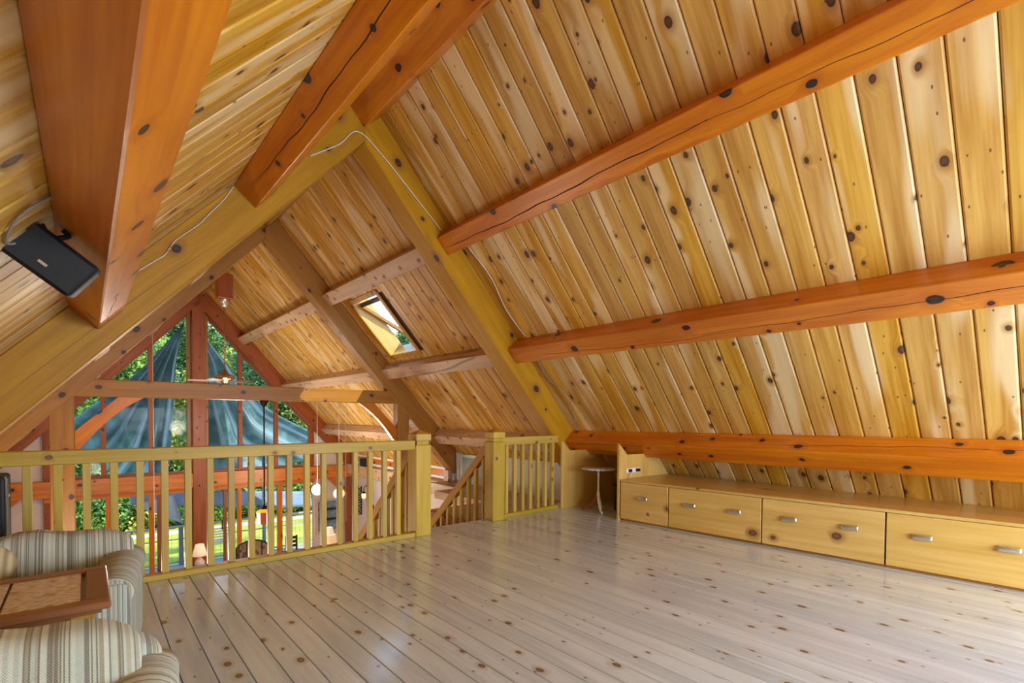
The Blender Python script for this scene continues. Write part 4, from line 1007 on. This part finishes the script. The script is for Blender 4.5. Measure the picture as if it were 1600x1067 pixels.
# deck chair
dch = empty('deck_chair', (3.3, 18.0, -3.42), 'white slatted deck chair outside the glass doors', 'chair')
for k in range(6): box('slat', 2.85, 3.5, 17.9+k*.02, 17.93+k*.02, -2.25-k*.09, -2.20-k*.09, M['white'], dch, bev=.003)
for x in (2.88, 3.46):
    beam('leg', (x, 17.9, -2.2), (x, 18.1, -3.42), .03, .03, M['white'], dch, bev=.003); beam('armrest', (x, 17.95, -2.55), (x, 18.55, -2.55), .05, .02, M['white'], dch, bev=.003)
    beam('leg', (x, 18.5, -2.56), (x, 18.5, -3.42), .03, .03, M['white'], dch, up=Vector((0, 1, 0)), bev=.003)
for k in range(5): box('slat', 2.88, 3.46, 18.08+k*.09, 18.15+k*.09, -2.72, -2.70, M['white'], dch, bev=.002)

# trees, hedge
import numpy as np
rng = np.random.default_rng(3)
def leafmat(name, a, b_c):
    m, t, b = nmat(name)
    gi = t.nodes.new('ShaderNodeNewGeometry'); tcn = t.nodes.new('ShaderNodeTexCoord'); n = t.nodes.new('ShaderNodeTexNoise'); n.inputs['Scale'].default_value = 1.6; n.inputs['Detail'].default_value = 4
    t.links.new(tcn.outputs['Object'], n.inputs['Vector'])
    oi = t.nodes.new('ShaderNodeObjectInfo')
    f = mt(t, 'ADD', smooth(t, n.outputs['Fac'], .38, .62), mt(t, 'MULTIPLY_ADD', oi.outputs['Random'], .6, -.3), clamp=True)
    t.links.new(mixc(t, f, a, b_c), b.inputs['Base Color']); b.inputs['Roughness'].default_value = .6
    return m
L1 = leafmat('leaf_green', (.05, .14, .03), (.22, .36, .05)); L2 = leafmat('leaf_yellow', (.16, .24, .03), (.50, .48, .08)); L3 = leafmat('leaf_dark', (.02, .08, .03), (.10, .22, .06))
def foliage(name, blobs, nleaf, size, mat):
    V = []; F = []; k = 0
    tot = sum(b_[3]**2 for b_ in blobs)
    for bx_, by_, bz_, br, sq in blobs:
        n = int(nleaf*br*br/tot)
        d = rng.normal(size=(n, 3)); d /= np.linalg.norm(d, axis=1)[:, None]
        p = d*br*(rng.uniform(.75, 1.05, (n, 1))); p[:, 2] *= sq; p += (bx_, by_, bz_)
        a = rng.normal(size=(n, 3)); a /= np.linalg.norm(a, axis=1)[:, None]
        b2 = np.cross(a, rng.normal(size=(n, 3))); b2 /= np.linalg.norm(b2, axis=1)[:, None]
        s_ = size*rng.uniform(.6, 1.3, (n, 1))
        q = np.stack([p-a*s_, p+b2*s_*.5, p+a*s_, p-b2*s_*.5], 1).reshape(-1, 3)
        V.append(q); F.append(np.arange(n*4).reshape(n, 4)+k); k += n*4
    V = np.concatenate(V); F = np.concatenate(F)
    me = bpy.data.meshes.new(name); me.vertices.add(len(V)); me.vertices.foreach_set('co', V.ravel()); me.loops.add(F.size); me.loops.foreach_set('vertex_index', F.ravel())
    me.polygons.add(len(F)); me.polygons.foreach_set('loop_start', np.arange(0, F.size, 4)); me.update(); me.validate(); me.materials.append(mat); return me
kinds = []
for mat, hh in ((L1, 7), (L2, 6), (L3, 8)):
    bl_ = [(rng.uniform(-1.2, 1.2), rng.uniform(-1.2, 1.2), hh*.35+hh*.6*i/9, rng.uniform(1.1, 1.9)*(1.15-i/14), .85) for i in range(10)]
    kinds.append((foliage('foliage', bl_, 9000, .115, mat), hh))
trunk = bpy.data.meshes.new('trunk')
tr_o = lathe('trunk', [(.25, -1.0), (.16, 1.5), (.08, 4)], (0, 0, 0), plain('bark', (.12, .09, .07), .9), None, seg=8); trunk = tr_o.data; bpy.data.objects.remove(tr_o)
def hz(x, y):
    j = max(0, (y-30)/4.5); return -3.80+max(0, j-.5)*1.35 if y > 30 else -3.80
protos = {}
spots = []
for row, (yy_, n, x_a, x_b) in enumerate(((33, 6, -1, 20), (38.5, 7, -5, 23), (47, 8, -7, 28), (57, 8, -9, 36))):
    for i in range(n): spots.append((x_a+(x_b-x_a)*(i+.5*(row % 2))/(n-1)+rng.uniform(-.6, .6), yy_+rng.uniform(-1.5, 1.5)))
labs = ('green leafy trees standing on the hillside behind the house', 'yellow green trees standing on the hillside behind the house', 'dark evergreen trees standing on the hillside behind the house')
for i, (x, y) in enumerate(spots):
    k = (i*7+i//3) % 3
    e = empty('tree', (x, y, hz(x, y)), labs[k][:0]+labs[k], 'tree', ('green', 'yellow green', 'dark')[k]+' hillside trees')
    e.rotation_euler.z = rng.uniform(0, 6.28); s_ = rng.uniform(.9, 1.1)*(1 if y < 34 else 1.35); e.scale = (s_, s_, s_)
    for nm, me in (('foliage', kinds[k][0]), ('trunk', trunk)):
        o = bpy.data.objects.new(nm, me); COL.objects.link(o); o.parent = e
        if nm == 'foliage': o['kind'] = 'stuff'
hb = foliage('shrub_leaves', [(rng.uniform(-.4, .4), rng.uniform(-.4, .4), .5+.25*i, .75-.06*i, .8) for i in range(5)], 2200, .085, L1)
hb2 = foliage('shrub_leaves', [(rng.uniform(-.4, .4), rng.uniform(-.4, .4), .4+.22*i, .7-.06*i, .8) for i in range(5)], 2200, .085, L2)
for i in range(15):
    x = -1.5+i*1.05; y = 27.6+rng.uniform(-.4, .5)
    o = link('shrub', hb if i % 3 else hb2, None, Matrix.Translation((x, y, -3.77)) @ Matrix.Rotation(rng.uniform(0, 6), 4, 'Z') @ Matrix.Scale(rng.uniform(1.0, 1.45), 4))
    tag(o, 'bushy green shrub in the hedge beyond the gravel path', 'shrub', 'hedge shrubs behind the path')

# ================================================================== ADDED FILL LAMPS OF THE LOFT (unseen, behind the camera)
for x, y, lab in ((4.2, -1.6, 'added white globe fill lamp above the rear of the loft, right one'), (.9, -1.9, 'added white globe fill lamp above the rear of the loft, left one')):
    g = empty('globe_pendant', (x, y, 2.3), lab, 'pendant lamp')
    lathe('globe', [(.15*sin(pi*k/14)+1e-4, -.15*cos(pi*k/14)) for k in range(15)], (x, y, 1.75), plain('opal_glass', (.9, .88, .84), .2, emit=(1, .9, .78), es=2), g)
    lathe('cord', [(.006, .15), (.006, zroof(x-X0)-1.75)], (x, y, 1.75), M['wire'], g, seg=6)
    light('loft_fill', 'POINT', (x, y, 1.45), LOFT_FILL, (1, .99, .97), radius=.2)
